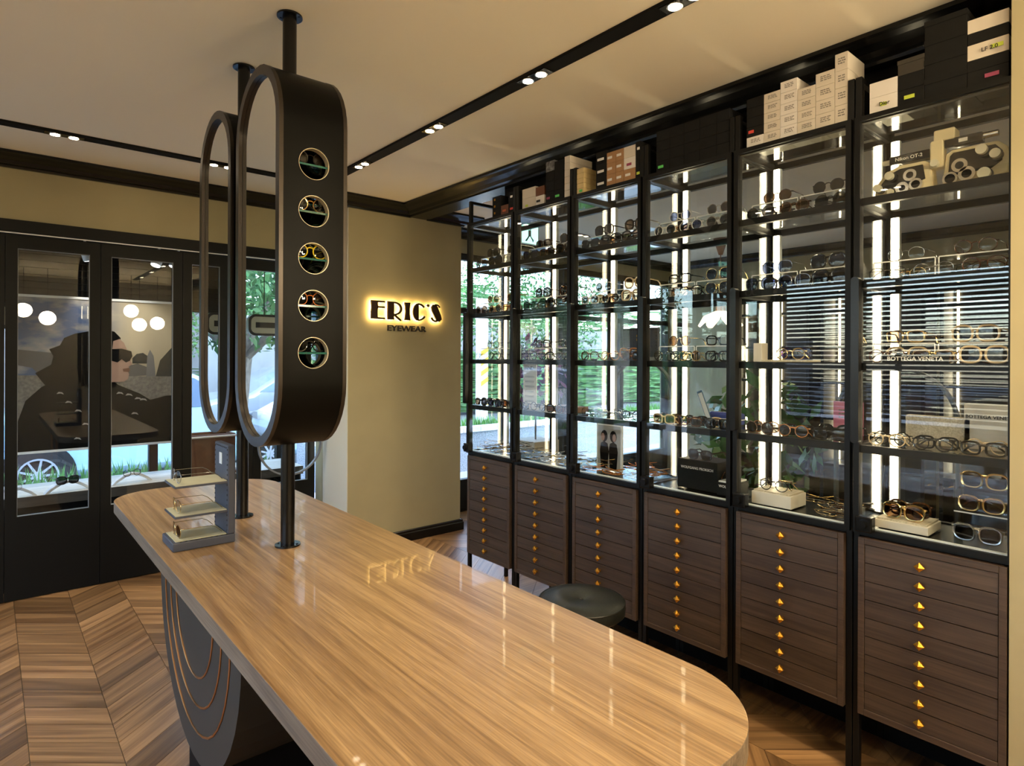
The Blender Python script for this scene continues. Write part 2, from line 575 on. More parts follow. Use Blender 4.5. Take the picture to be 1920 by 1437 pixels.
# back, side walls
struct(MB().box(XL - .1, XR, YB - .1, YB, 0, CEIL).build('wall_back', 'wall_back'))
wl = MB()
wl.box(XL - .1, XL, YB, -.2, 0, CEIL); wl.box(XL - .1, XL, 3.4, YD, 0, CEIL)
wl.box(XL - .1, XL, -.2, 3.4, 0, .75); wl.box(XL - .1, XL, -.2, 3.4, 2.35, CEIL)
struct(wl.build('wall_left', 'wall_pale'))
wf = MB()
wf.box(XL - .06, XL - .02, -.2, 3.4, .75, .80); wf.box(XL - .06, XL - .02, -.2, 3.4, 2.30, 2.35)
for y in (-.2, .98, 2.17, 3.35): wf.box(XL - .06, XL - .02, y, y + .05, .75, 2.35)
win = wf.build('window_1', 'black_paint'); struct(win)
for i in range(30):
    z = .86 + i * .05
    sl = MB().box(-.021, .021, -1.74, 1.74, -.001, .001).build('slat', 'blind_grey', win)
    sl.location = (XL + .03, 1.6, z); sl.rotation_euler = (0, R(56), 0)
struct(MB().box(XR, XR + .1, YB - .1, YD + .15, 0, CEIL).build('wall_right', 'wall'))
# narrow pier that closes the run of cabinets
struct(MB().box(XF - .02, XB + .1, .20, .422, 0, CEIL).build('wall_pier', 'wall'))
struct(MB().box(XB, XB + .1, YB, .20, 0, CEIL).build('wall_divider', 'wall'))
# cornices
prof = [(0, 2.545), (.018, 2.545), (.022, 2.556), (.045, 2.562), (.06, 2.578), (.10, 2.590), (.125, 2.600), (.14, 2.604), (.14, CEIL - .001), (0, CEIL - .001)]
struct(sweep([(XL, YD), (XE0, YD), (XE0, YE), (2.53, YE), (2.53, YB)], prof).build('trim_1', 'black_gloss', smooth=False))
struct(MB().box(2.531, 2.68, YB, YE - .001, 2.55, CEIL - .001).build('trim_2', 'black_gloss'))
struct(sweep([(2.68, YE), (XE1, YE), (XE1, YD), (XR, YD), (XR, YB)], prof).build('trim_3', 'black_gloss'))
bprof = [(0, 0), (.022, 0), (.022, .062), (.016, .070), (.016, .082), (.010, .088), (0, .088)]
struct(sweep([(XE0 - .001, YD - .06), (XE0 - .001, YE - .001), (XE1 + .001, YE - .001), (XE1 + .001, YD)], bprof).build('baseboard_sign', 'black_gloss'))

# ------------------------------------------------------------------ folding glass doors
door_edges = [-2.02, -1.52, -1.02, -.52, -.0, .052, .555, 1.06, 1.565, 2.0]
hd = MB().box(XL, XE0, YD - .02, YD + .06, 2.175, 2.245).build('trim_4', 'door_paint'); struct(hd)
rail = MB().box(XL, XE0, YD - .021, YD - .016, 2.163, 2.170).build('rail', 'steel_white', hd)
def door_panel(n, x0, x1, gx0, gx1, oval=False):
    g0z, g1z = .495, 2.08
    d = MB()
    d.box(x0, gx0, YD, YD + .045, .005, 2.16); d.box(gx1, x1, YD, YD + .045, .005, 2.16)
    d.box(gx0, gx1, YD, YD + .045, .005, g0z); d.box(gx0, gx1, YD, YD + .045, g1z, 2.16)
    o = d.build('door_%d' % n, 'door_paint'); struct(o)
    MB().box(gx0, gx1, YD + .02, YD + .026, g0z, g1z).build('pane', 'door_glass', o)
    b_ = MB()
    w = .003
    b_.box(gx0, gx0 + w, YD + .002, YD + .019, g0z, g1z); b_.box(gx1 - w, gx1, YD + .002, YD + .019, g0z, g1z)
    b_.box(gx0 + w, gx1 - w, YD + .002, YD + .019, g0z, g0z + w); b_.box(gx0 + w, gx1 - w, YD + .002, YD + .019, g1z - w, g1z)
    b_.build('glazing_bead', 'bead_grey', o)
    return o
xs = [on_y(p, 700, YD).x for p in (9.5, 32.5, 169, 189, 208.5, 327, 344)]
pw = xs[3] - xs[0]
n = 1
for k in range(-4, 5):
    a = xs[0] + pw * k
    if a < XL: continue
    b1 = min(a + pw - .003, XE0 - .006)
    if b1 - a < .2: continue
    door_panel(n, a, b1, a + (xs[1] - xs[0]), b1 - (xs[3] - xs[2]))
    n += 1
last = a

# ------------------------------------------------------------------ ceiling light track with spots
def track(name, label, x0, x1, y0_, y1):
    o = MB().box(x0, x1, y0_, y1, CEIL - .012, CEIL + .0).build(name, 'black_matt')
    return tag(o, label, 'light track', 'recessed ceiling tracks')
XT0, XT1, YT = -.06, 1.71, 3.99
tw = .034
track('ceiling_track', 'black recessed ceiling track running along the glass cabinets', XT1 - tw, XT1 + tw, YB + .6, YT + tw)
track('ceiling_track', 'black recessed ceiling track running along the folding doors', XT0 + tw, XT1 - tw, YT - tw, YT + tw)
track('ceiling_track', 'black recessed ceiling track over the open side of the table', XT0 - tw, XT0 + tw, YB + .6, YT + tw)
def twin_spot(x, y, along, label, group):
    t = thing('track_spot', label, 'spotlight', (x, y, CEIL - .012), 0 if along == 'y' else R(90), group)
    MB().box(-.026, .026, -.085, .085, -.003, 0).build('housing', 'black_gloss', t)
    for s in (-1, 1):
        MB().cyl((0, s * .04, -.003), (0, s * .04, -.006), .027, n=20).build('bezel', 'chrome', t, smooth=True)
        MB().cyl((0, s * .04, -.0061), (0, s * .04, -.0075), .021, n=20).build('lens', 'lamp_disc', t)
    ld = bpy.data.lights.new('spot_beam', 'SPOT')
    ld.energy = SPOT_W; ld.color = (1., .79, .52); ld.spot_size = R(105); ld.spot_blend = .8; ld.shadow_soft_size = .05
    lo = bpy.data.objects.new('spot_beam', ld); COL.objects.link(lo); lo.parent = t; lo.location = (0, 0, -.02)
ORD8 = ['first', 'second', 'third', 'fourth', 'fifth', 'sixth', 'seventh', 'eighth']
for q, y in enumerate((3.41, 2.62, 1.87, 1.15, .40, -.35, -1.1)):
    twin_spot(XT1, y, 'y', 'twin spotlight in the cabinet-side ceiling track, %s from the doors' % ORD8[q], 'twin spots in the cabinet-side track')
for q, x in enumerate((1.07, .30)):
    twin_spot(x, YT, 'x', 'twin spotlight in the door-side ceiling track, %s from the cabinet track' % ORD8[q], 'twin spots in the door-side track')
for q, y in enumerate((3.3, 2.4, 1.5, .6, -.3)):
    twin_spot(XT0, y, 'y', 'twin spotlight in the table-side ceiling track, %s from the doors' % ORD8[q], 'twin spots in the table-side track')

# ------------------------------------------------------------------ backlit sign on the pier
SG = thing('shop_sign', 'backlit brown letters with black smaller lettering on the beige pier', 'sign', (0, YE, 0))
pE = on_y(695, 560, YE - .03); pS = on_y(829, 605, YE - .03)
zt = on_y(700, 563, YE - .03).z; zb = on_y(700, 598, YE - .03).z
LH = zt - zb
def arc(cx, cy, rx, ry, a0, a1, n=14): return [(cx + rx * math.cos(R(a0 + (a1 - a0) * i / n)), cy + ry * math.sin(R(a0 + (a1 - a0) * i / n))) for i in range(n + 1)]
def band(cx, cy, r, w, a0, a1, asp=1.):
    o_ = arc(cx, cy, r * asp, r, a0, a1); i_ = arc(cx, cy, (r - w) * asp, r - w, a0, a1)
    return o_ + i_[::-1]
# letters in units of the cap height
letters = []
letters.append((.0, [[(.0, 0), (.40, 0), (.37, .35), (.40, .62), (.38, 1), (.0, 1), (.03, .62), (.0, .35)],
                     [(.38, .90), (.80, .90), (.80, 1), (.38, 1)], [(.36, .60), (.80, .60), (.80, .70), (.36, .70)], [(.38, 0), (.80, 0), (.80, .10), (.38, .10)]]))
letters.append((.96, [[(0, 0), (.38, 0), (.38, 1), (0, 1)], band(.40, .62, .38, .10, -90, 90, 1.25) , [(.36, .24), (.46, .30), (.84, .0), (.80, -.06), (.70, -.02)]]))
letters.append((1.98, [[(0, 0), (.36, 0), (.33, .25), (.31, .5), (.33, .75), (.36, 1), (0, 1), (.04, .75), (.06, .5), (.04, .25)]]))
letters.append((2.50, [[(.36, 0)] + arc(.36, .5, .36, .5, 270, 90)[1:-1] + [(.36, 1)], band(.36, .5, .5, .10, 90, 38), band(.36, .5, .5, .10, -90, -30)]))
letters.append((3.40, [arc(.08, .90, .08, .08, 0, 360)[:-1]]))
letters.append((3.66, [[(.12, .98), (.30, 1.0), (.42, .86), (.66, .36), (.70, .14), (.56, .0), (.38, .02), (.30, .16), (.06, .62), (.02, .82)],
                       band(.34, .74, .28, .10, 20, 110), band(.30, .28, .30, .10, 190, 290)]))
U = (pS.x - pE.x) / 4.42
for off, polys in letters:
    front, halo = MB(), MB()
    for p in polys:
        front.prism([(pE.x + (off + a) * U, zb + c * LH) for a, c in p], 1, -.036, -.020)
        halo.prism([(pE.x + (off + a) * U, zb + c * LH) for a, c in p], 1, -.0195, -.0165)
    l = front.build('letter', 'sign_brown', SG)
    halo.build('back_light', 'halo', l)
p = on_y(762, 617, YE)
lettering('EYEWEAR', .062, 'ink', SG, (p.x, -.006, p.z), 0, 1.28, .01)

# ------------------------------------------------------------------ display cabinets and drawer chests
LEV = [.865, 1.15, 1.435, 1.72, 2.005, 2.29]
ORD = ['first', 'second', 'third', 'fourth', 'fifth', 'sixth']
def cab_phrase(i): return '%s cabinet from the sign pier' % ORD[i]
for i in range(6):
    yl = unit_y(i) + .0215; yr = unit_y(i) - UW - .0215
    t = thing('display_cabinet', 'black metal glass display cabinet, %s from the sign pier' % ORD[i], 'cabinet', (XF, yr, 0), 0, 'tall glass display cabinets')
    w = yl - yr; D = XB - XF
    P = .021
    for (px_, py_) in ((0, 0), (0, w - P), (D - P, 0), (D - P, w - P)):
        MB().box(px_, px_ + P, py_, py_ + P, 0, 2.43).build('post', 'black_paint', t, bevel=.002)
    for lv, z in enumerate(LEV):
        s = MB()
        s.box(0, .02, P, w - P, z - .026, z); s.box(D - .02, D, P, w - P, z - .026, z)
        s.box(P, D - P, 0, .016, z - .022, z); s.box(P, D - P, w - .016, w, z - .022, z)
        so = s.build('shelf', 'black_paint', t)
        if lv in (0,):
            MB().box(.02, D - .02, .016, w - .016, z - .020, z - .004).build('base_panel', 'black_gloss', so)
            MB().box(.001, .018, P, w - P, z + .0005, z + .004).build('sill', 'steel_white', so)
        else:
            MB().box(.02, D - .02, .016, w - .016, z - .008, z - .001).build('glass_shelf', 'glass', so)
    r = MB(); r.box(0, .018, P, w - P, 2.412, 2.43); r.box(P, D - P, 0, .018, 2.412, 2.43); r.box(P, D - P, w - .018, w, 2.412, 2.43)
    if i == 0: r = MB(); r.box(P, D - P, w - .018, w, 2.412, 2.43)
    else: r = MB(); r.box(P, D - P, w - .018, w, 2.412, 2.43)
    r.build('guard_rail', 'black_paint', t)
    # glass: door, back, sides
    dr = MB()
    dr.box(-.016, -.002, .004, .022, .85, 2.285); dr.box(-.016, -.002, w - .022, w - .004, .85, 2.285)
    dr.box(-.016, -.002, .022, w - .022, .85, .866); dr.box(-.016, -.002, .022, w - .022, 2.268, 2.285)
    do = dr.build('door', 'black_paint', t)
    MB().box(-.011, -.007, .022, w - .022, .866, 2.268).build('pane', 'glass', do)
    MB().prism(rrect(w - .030, w - .004, 1.16, 1.73, .012), 0, -.045, -.018).build('handle', 'black_gloss', do, smooth=True)
    lk = MB().box(-.052, -.016, w - .075, w - .022, .862, .915).build('lock', 'black_gloss', do, bevel=.004)
    MB().cyl((-.052, w - .047, .89), (-.066, w - .047, .89), .015, n=16).build('knob', 'black_gloss', lk, smooth=True)
    MB().box(D - .012, D - .008, P, w - P, .866, 2.264).build('back_pane', 'glass', t)
    MB().box(P, D - P, w - .010, w - .006, .866, 2.264).build('side_pane', 'glass', t)
    # LED profile at the rear post
    ly = w - P - .018
    for lv in range(5):
        pr = MB().box(D - .046, D - .026, ly - .014, ly + .016, LEV[lv] + .002, LEV[lv + 1] - .028).build('led_profile', 'steel_white', t)
        MB().box(D - .050, D - .0465, ly - .009, ly + .011, LEV[lv] + .004, LEV[lv + 1] - .030).build('led_strip', 'led', pr)
    # chest of nine drawers
    c = thing('drawer_chest', 'nine-drawer brown wooden chest under the %s' % cab_phrase(i), 'drawers', (XD, unit_y(i) - UW, .229), 0, 'drawer chests under the cabinets')
    hh = .836 - .229
    body = MB()
    body.box(.0, .30, 0, .02, 0, hh); body.box(.0, .30, UW - .02, UW, 0, hh)
    body.box(.0, .30, .02, UW - .02, hh - .022, hh); body.box(.0, .30, .02, UW - .02, 0, .022)
    body.box(.28, .30, .02, UW - .02, .022, hh - .022)
    body.build('carcass', 'chest_wood', c, bevel=.0015)
    dh = (hh - .044) / 9
    for k in range(9):
        z0 = .022 + k * dh
        dw = MB().box(.003, .02, .0215, UW - .0215, z0 + .0015, z0 + dh - .0015).build('drawer', 'drawer_wood', c)
        kb = MB(); zc = z0 + dh * .5; yc = UW * .5 + .016
        kb.cyl((.003, yc, zc), (-.012, yc, zc), .005, n=8)
        a = .0155
        sq = [(yc, zc + a), (yc + a, zc), (yc, zc - a), (yc - a, zc)]
        kb.prism(sq, 0, -.012, -.018)
        n0 = len(kb.v); kb.v += [(-.018, p[0], p[1]) for p in sq] + [(-.027, yc, zc)]
        kb.f += [(n0 + q, n0 + (q + 1) % 4, n0 + 4) for q in range(4)]
        kb.build('knob', 'gold', dw)
for (a, b_) in ((2.62, .43),):
    struct(MB().box(XB - .02, XB, b_, a, 0, .84).build('wall_plinth', 'black_matt'))
struct(MB().box(2.575, 2.60, .43, 3.10, 2.30, 2.551).build('wall_transom', 'black_matt'))

# ------------------------------------------------------------------ boxes on top of the cabinets
ZT = 2.291
def barcode(parent, w, h, dy, dz, style=0):
    """printed label on the front (-X) face of a box: rows of dark dashes"""
    mb = MB()
    rr = random.Random(int(dy * 1e4) + int(dz * 1e4) + style)
    rows = 3
    for q in range(rows):
        z = dz + (rows / 2 - q) * h / rows
        y = dy + w / 2
        while y > dy - w / 2 + .004:
            l = rr.uniform(.003, .012)
            mb.box(-.0012, -.0002, max(y - l, dy - w / 2), y, z - h / rows * .55, z - h / rows * .1)
            y -= l + rr.uniform(.0015, .004)
    return mb.build('printed_label', 'ink_grey', parent)
def top_box(i, y_left, width, z, h, m, depth, label, group=None, sticker=None, print_=None, x=None, text=None, lid=False, name='storage_box'):
    X = (XF + .004 if x is None else x)
    hi = unit_y(i) - .001; lo_ = unit_y(i) - UW + .001
    y1_ = min(y_left, hi); y0b = max(y_left - width, lo_)
    y_left, width = y1_, y1_ - y0b
    t = thing(name, label, 'box', (X, y_left - width, z), 0, group)
    MB().box(0, depth, .0006, width - .0006, 0, h - .0006).build('carton', m, t, bevel=.001)
    if lid: MB().box(-.002, depth + .001, -.0006, width + .0006, h * .72, h).build('lid', m, t)
    if sticker:
        s, yy, zz, sw = sticker
        sw = min(sw, width * .6); yy = min(yy, width - sw - .002)
        st = MB().box(-.0035, -.0022, width - yy - sw, width - yy, zz - .006, zz + .006).build('sticker', s, t)
    if print_:
        barcode(t, width * .55, h * .42, width * .46, h * .52, int(z * 1000))
    if text:
        lettering(text, .017, 'ink', t, (-.004, width * .45, h * .45), R(-90))
    return t
def by(i, px, z=2.31):         # depth along the run where a pixel column meets the box fronts
    return on_x(px, 200, XF + .004).y
ROW = ['bottom', 'second lowest', 'third lowest', 'fourth lowest', 'fifth lowest', 'sixth lowest']
# fifth cabinet: white cartons with printed labels
cols5 = [(1398, 1430, [('box_white2', 1)] + [('box_black', 4)], 'black'), (1430, 1461, [('box_white', 5)], 'w'), (1461, 1493, [('box_white2', 5)], 'w'),
         (1493, 1527, [('box_white', 4)], 'w'), (1527, 1563, [('box_white', 4)], 'w'), (1563, 1606, [('box_white', 4)], 'w')]
for ci, (pa, pb, stack, kind) in enumerate(cols5):
    ya, yb = by(4, pa), by(4, pb)
    tot = [.036 * 5 + .012, .19, .215, .166, .20, .247][ci]
    nb = sum(n_ for _, n_ in stack)
    z = ZT; h = tot / nb
    for m, n_ in stack:
        for q in range(n_):
            if m == 'box_black':
                lab = 'small black carton beside the white cartons, %s of its column' % ROW[q]
                top_box(4, ya, ya - yb, z, h, m, .14, lab, 'black cartons beside the white ones', sticker=('red_sticker', .01, h * .5, .022) if q == 0 else None)
            else:
                lab = ['white carton with barcode print at the foot of the black cartons', 'white carton with printed label in the stack beside the black cartons',
                       'white carton with printed label in the second white stack', 'cream carton with printed label in the third white stack',
                       'large cream carton with printed label in the fourth white stack', 'large cream carton with printed label in the tallest stack'][ci] + (', %s' % ROW[q] if ci else '')
                top_box(4, ya, ya - yb, z, h, m, .15, lab, 'white cartons on the fifth cabinet', print_=True)
            z += h
# sixth cabinet: white, black, cream boxes
ya, yb, yc, yd, ye = [by(5, p) for p in (1628, 1681, 1731, 1811, 1890)]
for q in range(2):
    top_box(5, ya, ya - yb, ZT + q * .052, .052, 'box_white2', .17, 'white box with a handwritten lime tag' if q == 0 else 'plain white box lying on the handwritten white box',
            sticker=('lime_sticker', .035, .022, .02) if q == 0 else None, text='Dior' if q == 0 else None)
for q in range(3):
    top_box(5, yb, yb - yc, ZT + q * .05, .05, 'box_black' if q < 2 else 'charcoal', .17, ['black box with a dull green arrow sticker', 'plain black box in the middle of its short stack', 'dark grey lidded box on two black boxes'][q],
            sticker=('lime_sticker', .02, .022, .03) if q == 0 else None, lid=(q == 2))
for q in range(4):
    top_box(5, yc, yc - yd, ZT + q * .062, .062, 'box_black', .2, 'large plain black box on the sixth cabinet, %s of its stack' % ROW[q], 'large black boxes on the sixth cabinet', lid=True)
for q, (m, h) in enumerate((('box_black', .045), ('box_black', .035), ('box_white', .048), ('box_black', .036), ('box_white', .042))):
    zz = ZT + sum((.045, .035, .048, .036, .042)[:q])
    top_box(5, yd, yd - ye, zz, h, m, .16, ['black box with a faded pink arrow sticker', 'thin black box under the handwritten cream box', 'cream box with handwriting and lime marker between black boxes', 'thin black box between two cream boxes', 'plain cream box topping the stack by the pier'][q],
            sticker=('pink_sticker', .045, .02, .035) if q == 0 else (('lime_sticker', .06, .024, .03) if q == 2 else None), text='LF 2.0' if q == 2 else None)
# fourth cabinet: black cartons in a grid
pc = [1229, 1254, 1281, 1310, 1342, 1374]
for ci in range(5):
    ya, yb = by(3, pc[ci]), by(3, pc[ci + 1])
    nrow = 4
    for q in range(nrow):
        top_box(3, ya, ya - yb, ZT + q * .046, .046, 'box_black', .15, 'black carton of the black block, %s row, %s column from the kraft cartons' % (ROW[q], ORD[ci]) if not (ci == 0 and q == 0) else 'black carton with a green arrow sticker in the black block',
                'black cartons on the fourth cabinet', sticker=('green_sticker', .012, .02, .028) if (ci == 0 and q == 0) else None)
# third cabinet
Y3 = [by(2, p) for p in (1086, 1114, 1116, 1136, 1153, 1168, 1190, 1211)]
for q in range(5):
    top_box(2, Y3[0] + .035, .062, ZT + q * .026, .0255, 'box_yellow', .13, 'pale yellow slim carton in a plastic bag, %s of its pile' % ROW[q], 'wrapped yellow cartons', sticker=('green_sticker', .02, .012, .02) if q == 0 else None)
for q in range(3):
    top_box(2, Y3[2], Y3[2] - Y3[3], ZT + q * .06, .06, 'box_black', .13, 'black carton with a white strip beside kraft cartons, %s' % ROW[q], 'black cartons with white strips', print_=False, sticker=('paper', .012, .02, .045))
for ci in (0, 1):
    for q in range(3):
        top_box(2, Y3[3 + ci], Y3[3 + ci] - Y3[4 + ci], ZT + q * .054, .054, 'box_kraft', .13, 'brown kraft carton with a white label, %s, %s' % (ROW[q], ('beside the black strip cartons', 'beside the mixed stack')[ci]), 'kraft cartons on the third cabinet', sticker=('paper', .008, .026, .028))
for q in range(3):
    top_box(2, Y3[5], Y3[5] - Y3[6], ZT + q * .054, .054, ('box_kraft', 'box_white2', 'box_white')[q], .13,
            ['single kraft carton under two white ones', 'white carton with a magenta stamp above a kraft carton', 'plain white carton topping the kraft cartons'][q], sticker=('paper', .012, .026, .03) if q == 0 else (('pink_sticker', .02, .02, .028) if q == 1 else None))
for q in range(2):
    top_box(2, Y3[6], Y3[6] - Y3[7], ZT + q * .085, .085, 'box_black', .13, 'tall black carton with a lime sticker' if q == 0 else 'tall black carton with a small white tag on top', sticker=('lime_sticker', .02, .02, .03) if q == 0 else ('paper', .02, .05, .014))
# second cabinet
Y2 = [by(1, p) for p in (978, 1003, 1019, 1022, 1038, 1056, 1057, 1079)]
for q in range(2):
    top_box(1, Y2[0], Y2[0] - Y2[1], ZT + q * .055, .055, 'box_white', .13, 'crumpled white wrapped box at the bottom beside the small white box' if q == 0 else 'white box on the crumpled white wrapped box', sticker=('lime_sticker', .03, .012, .02) if q == 0 else None)
top_box(1, Y2[1], Y2[1] - Y2[2], ZT, .05, 'box_white2', .13, 'small white box with dark handwriting', text=None, sticker=('ink', .01, .02, .03))
top_box(1, Y2[1], Y2[1] - Y2[2], ZT + .05, .05, 'box_brown', .13, 'reddish brown box on the small white box')
for q in range(4):
    top_box(1, Y2[3], Y2[3] - Y2[4], ZT + q * .055, .055, 'box_marble' if q == 3 else 'box_black', .13, 'black and white patterned box topping a black stack' if q == 3 else 'black box under the patterned box, %s of its stack' % ROW[q],
            None if q == 3 else 'black boxes under the patterned box', sticker=('pink_sticker', .01, .02, .025) if q == 0 else None)
for q in range(4):
    top_box(1, Y2[4], Y2[4] - Y2[5], ZT + q * .052, .052, 'box_black', .13, 'plain black box beside the slim white cartons, %s of its stack' % ROW[q] if q else 'black box with a green arrow sticker by white slim cartons', 'black boxes beside slim white cartons', sticker=('green_sticker', .01, .02, .03) if q == 0 else None)
for q in range(6):
    top_box(1, Y2[6], Y2[6] - Y2[7], ZT + q * .036, .0355, 'box_white', .17, 'slim plain white carton in a tall even stack, %s' % ROW[q], 'slim white cartons on the second cabinet')
# first cabinet
Y1 = [by(0, p) for p in (922, 938, 952, 968)]
for q in range(3):
    top_box(0, Y1[0], Y1[0] - Y1[1], ZT + q * .04, .04, 'box_black', .12, 'small black box with a gold mark, %s of its pile' % ROW[q], 'black boxes near the guard rail', sticker=('gold', .02, .02, .012))
top_box(0, Y1[1], Y1[1] - Y1[2], ZT, .055, 'box_brown', .12, 'small brown box with an orange mark', sticker=('orange_sticker', .02, .02, .03))
for q in range(2):
    top_box(0, Y1[2], Y1[2] - Y1[3], ZT + q * .06, .06, 'box_black', .12, 'black box with a red dot and white tag' if q == 0 else 'black box with one pale tag on top of its pair', sticker=('red_sticker', .03, .02, .025) if q == 0 else ('paper', .02, .03, .02))

# ------------------------------------------------------------------ eyeglasses
SHAPES = {
    'round': dict(w=.050, h=.047, p=2.0, gap=.020, r=.0022),
    'square': dict(w=.053, h=.042, p=3.4, gap=.017, r=.0036),
    'oversize': dict(w=.060, h=.054, p=2.7, gap=.013, r=.0040),
    'cat': dict(w=.056, h=.044, p=2.5, gap=.015, r=.0038, cat=.009),
    'aviator': dict(w=.058, h=.050, p=2.4, gap=.015, r=.0016, avi=.006),
    'wire': dict(w=.050, h=.044, p=2.3, gap=.020, r=.0011),
}
GM = {}
def glasses_mesh(shape):
    if shape in GM: return GM[shape]
    s = SHAPES[shape]
    def outline(sx, shrink=0.):
        pts = []
        for i in range(22):
            t = 2 * math.pi * i / 22
            c, q = math.cos(t), math.sin(t)
            x = math.copysign(abs(c) ** (2 / s['p']), c) * (s['w'] / 2 - shrink)
            z = math.copysign(abs(q) ** (2 / s['p']), q) * (s['h'] / 2 - shrink)
            if s.get('cat') and z > 0: z += s['cat'] * max(0, x / (s['w'] / 2)) * (z / (s['h'] / 2))
            if s.get('avi') and z < 0: x -= s['avi'] * (-z / (s['h'] / 2)) * .3; z -= s['avi'] * .4 * max(0, -z / (s['h'] / 2))
            pts.append((x * sx, z))
        return pts
    cx = s['gap'] / 2 + s['w'] / 2; zc = s['h'] / 2 + s['r'] + (s.get('avi', 0) * .4)
    fr = MB(); lens = []
    for sx in (-1, 1):
        o_ = outline(sx)
        wrap = lambda x: .10 * (abs(x) ** 2) / .07
        fr.tube([(sx * cx + x, wrap(sx * cx + x), zc + z) for x, z in o_], s['r'], 6, True)
        l = MB(); il = outline(sx, s['r'] * .3)
        l.v = [(sx * cx + x, wrap(sx * cx + x), zc + z) for x, z in il] + [(sx * cx, wrap(sx * cx) - .003, zc)]
        l.f = [(i, (i + 1) % 22, 22) for i in range(22)]
        lens.append(l.mesh('lens', 'lens_dark', True))
    br = s['gap'] / 2 + s['w'] * .04
    fr.tube([(-br, .001, zc + s['h'] * .18), (-br * .4, -.001, zc + s['h'] * .27), (br * .4, -.001, zc + s['h'] * .27), (br, .001, zc + s['h'] * .18)], s['r'] * 1.1, 6)
    for sx in (-1, 1):
        xo = sx * (cx + s['w'] / 2)
        fr.tube([(xo - sx * .003, .007, zc + s['h'] * .26), (xo + sx * .003, .009, zc + s['h'] * .26), (xo + sx * .0045, .014, zc + s['h'] * .26)], s['r'] * 1.15, 6)
    hx = cx + s['w'] / 2 + .0045; hz = zc + s['h'] * .26
    tm = MB()
    tr = max(s['r'] * .75, .0010)
    tm.tube([(0, 0, 0), (0, .05, 0), (0, .093, -.001), (-.001, .112, -.011), (-.003, .132, -.031)], [tr, tr, tr, tr * 1.25, tr * 1.3], 5)
    GM[shape] = (fr.mesh('frame', 'acetate_black', True), lens, tm.mesh('temple', 'acetate_black', True), (hx, .014, hz))
    return GM[shape]
def set_mat(o, m):
    o.material_slots[0].link = 'OBJECT'; o.material_slots[0].material = MATS[m]
NG = [0]
def glasses(shape, fm, lm, loc, rz, label, group=None, folded=False, tilt=(0, 0), name=None, scale=.92):
    NG[0] += 1
    fme, lens, tme, hinge = glasses_mesh(shape)
    dark = lm not in ('lens_clear',)
    t = thing(name or ('sunglasses' if dark else 'eyeglasses'), label, 'sunglasses' if dark else 'glasses', loc, rz, group)
    t.rotation_euler = (tilt[0], tilt[1], rz); t.scale = (scale,) * 3
    f = obj('frame', fme, t); set_mat(f, fm)
    for l in lens: o = obj('lens', l, t); set_mat(o, lm)
    for sx in (-1, 1):
        o = obj('temple', tme, t); set_mat(o, fm)
        o.location = (sx * hinge[0], hinge[1], hinge[2])
        if folded: o.rotation_euler = (0, 0, sx * R(84)); o.location.y += .002 * (sx + 1)
    return t
COLN = {'tortoise': 'tortoiseshell', 'amber': 'amber', 'acetate_black': 'black', 'acetate_white': 'white', 'acetate_cream': 'cream', 'acetate_clear': 'clear-rimmed',
        'gold_wire': 'gold wire', 'steel_wire': 'silver wire', 'dark_wire': 'dark wire', 'acetate_blue': 'navy', 'acetate_pink': 'pink', 'acetate_orange': 'orange', 'acetate_yellow': 'yellow'}
LN = {'lens_dark': 'dark lenses', 'lens_brown': 'brown lenses', 'lens_blue': 'blue lenses', 'lens_clear': 'clear lenses', 'lens_violet': 'violet lenses'}
SHN = {'round': 'round', 'square': 'square', 'oversize': 'oversized', 'cat': 'cat-eye', 'aviator': 'aviator', 'wire': 'thin'}
SHELFN = ['bottom', 'second lowest', 'third lowest', 'fourth lowest', 'top']
def glabel(shape, fm, lm, i, lv):
    return '%s %s glasses with %s, %s shelf of %s cabinet' % (COLN[fm], SHN[shape], LN[lm], SHELFN[lv], ORD[i])
# footprints (x from the cabinet front, y from the pier-side end) already taken by props
OCC = {(0, 0): [], (2, 0): [(.13, .16, .02, .20)], (3, 0): [(.08, .24, .09, .32), (.06, .21, .30, .41)], (4, 0): [(.04, .19, .01, .20)],
       (5, 0): [(.04, .20, .01, .20), (.02, .24, .22, .41)], (1, 1): [(.07, .21, .15, .38), (.07, .11, .0, .17)], (2, 2): [(.08, .26, .12, .39)],
       (4, 2): [(.035, .17, .02, .28)], (3, 1): [(.14, .28, .12, .38)], (0, 1): [(.21, .24, .2, .40)], (5, 1): [(.18, .25, .06, .40)], (4, 1): [(.25, .28, .2, .40)], (4, 3): [(.25, .28, .1, .35)]}
def free(i, lv, x0, x1, ya, yb):
    for (a0, a1, b0, b1) in OCC.get((i, lv), []):
        if x0 < a1 and x1 > a0 and ya < b1 and yb > b0: return False
    OCC.setdefault((i, lv), []).append((x0, x1, ya, yb))
    return True
def pair(i, lv, x, slot_y, spec, z=0., folded=True, check=True):
    """one pair standing upright; x from the cabinet front, slot_y from the pier-side end"""
    shape, fm, lm = spec
    dep = .034 if folded else .136
    if check and not free(i, lv, x - .006, x + dep, slot_y - .066, slot_y + .066): return None
    return glasses(shape, fm, lm, (XF + x, unit_y(i) - slot_y, LEV[lv] + .0005 + z), R(-90) + R(rnd.uniform(-1.2, 1.2)), glabel(shape, fm, lm, i, lv),
                   'eyewear on the %s shelf, %s cabinet' % (SHELFN[lv], ORD[i]), folded)
T_, A_, K_, Wh, Cr, Cl = 'tortoise', 'amber', 'acetate_black', 'acetate_white', 'acetate_cream', 'acetate_clear'
GW, SW_, DW = 'gold_wire', 'steel_wire', 'dark_wire'
Ld, Lb, Lu, Lc, Lv = 'lens_dark', 'lens_brown', 'lens_blue', 'lens_clear', 'lens_violet'
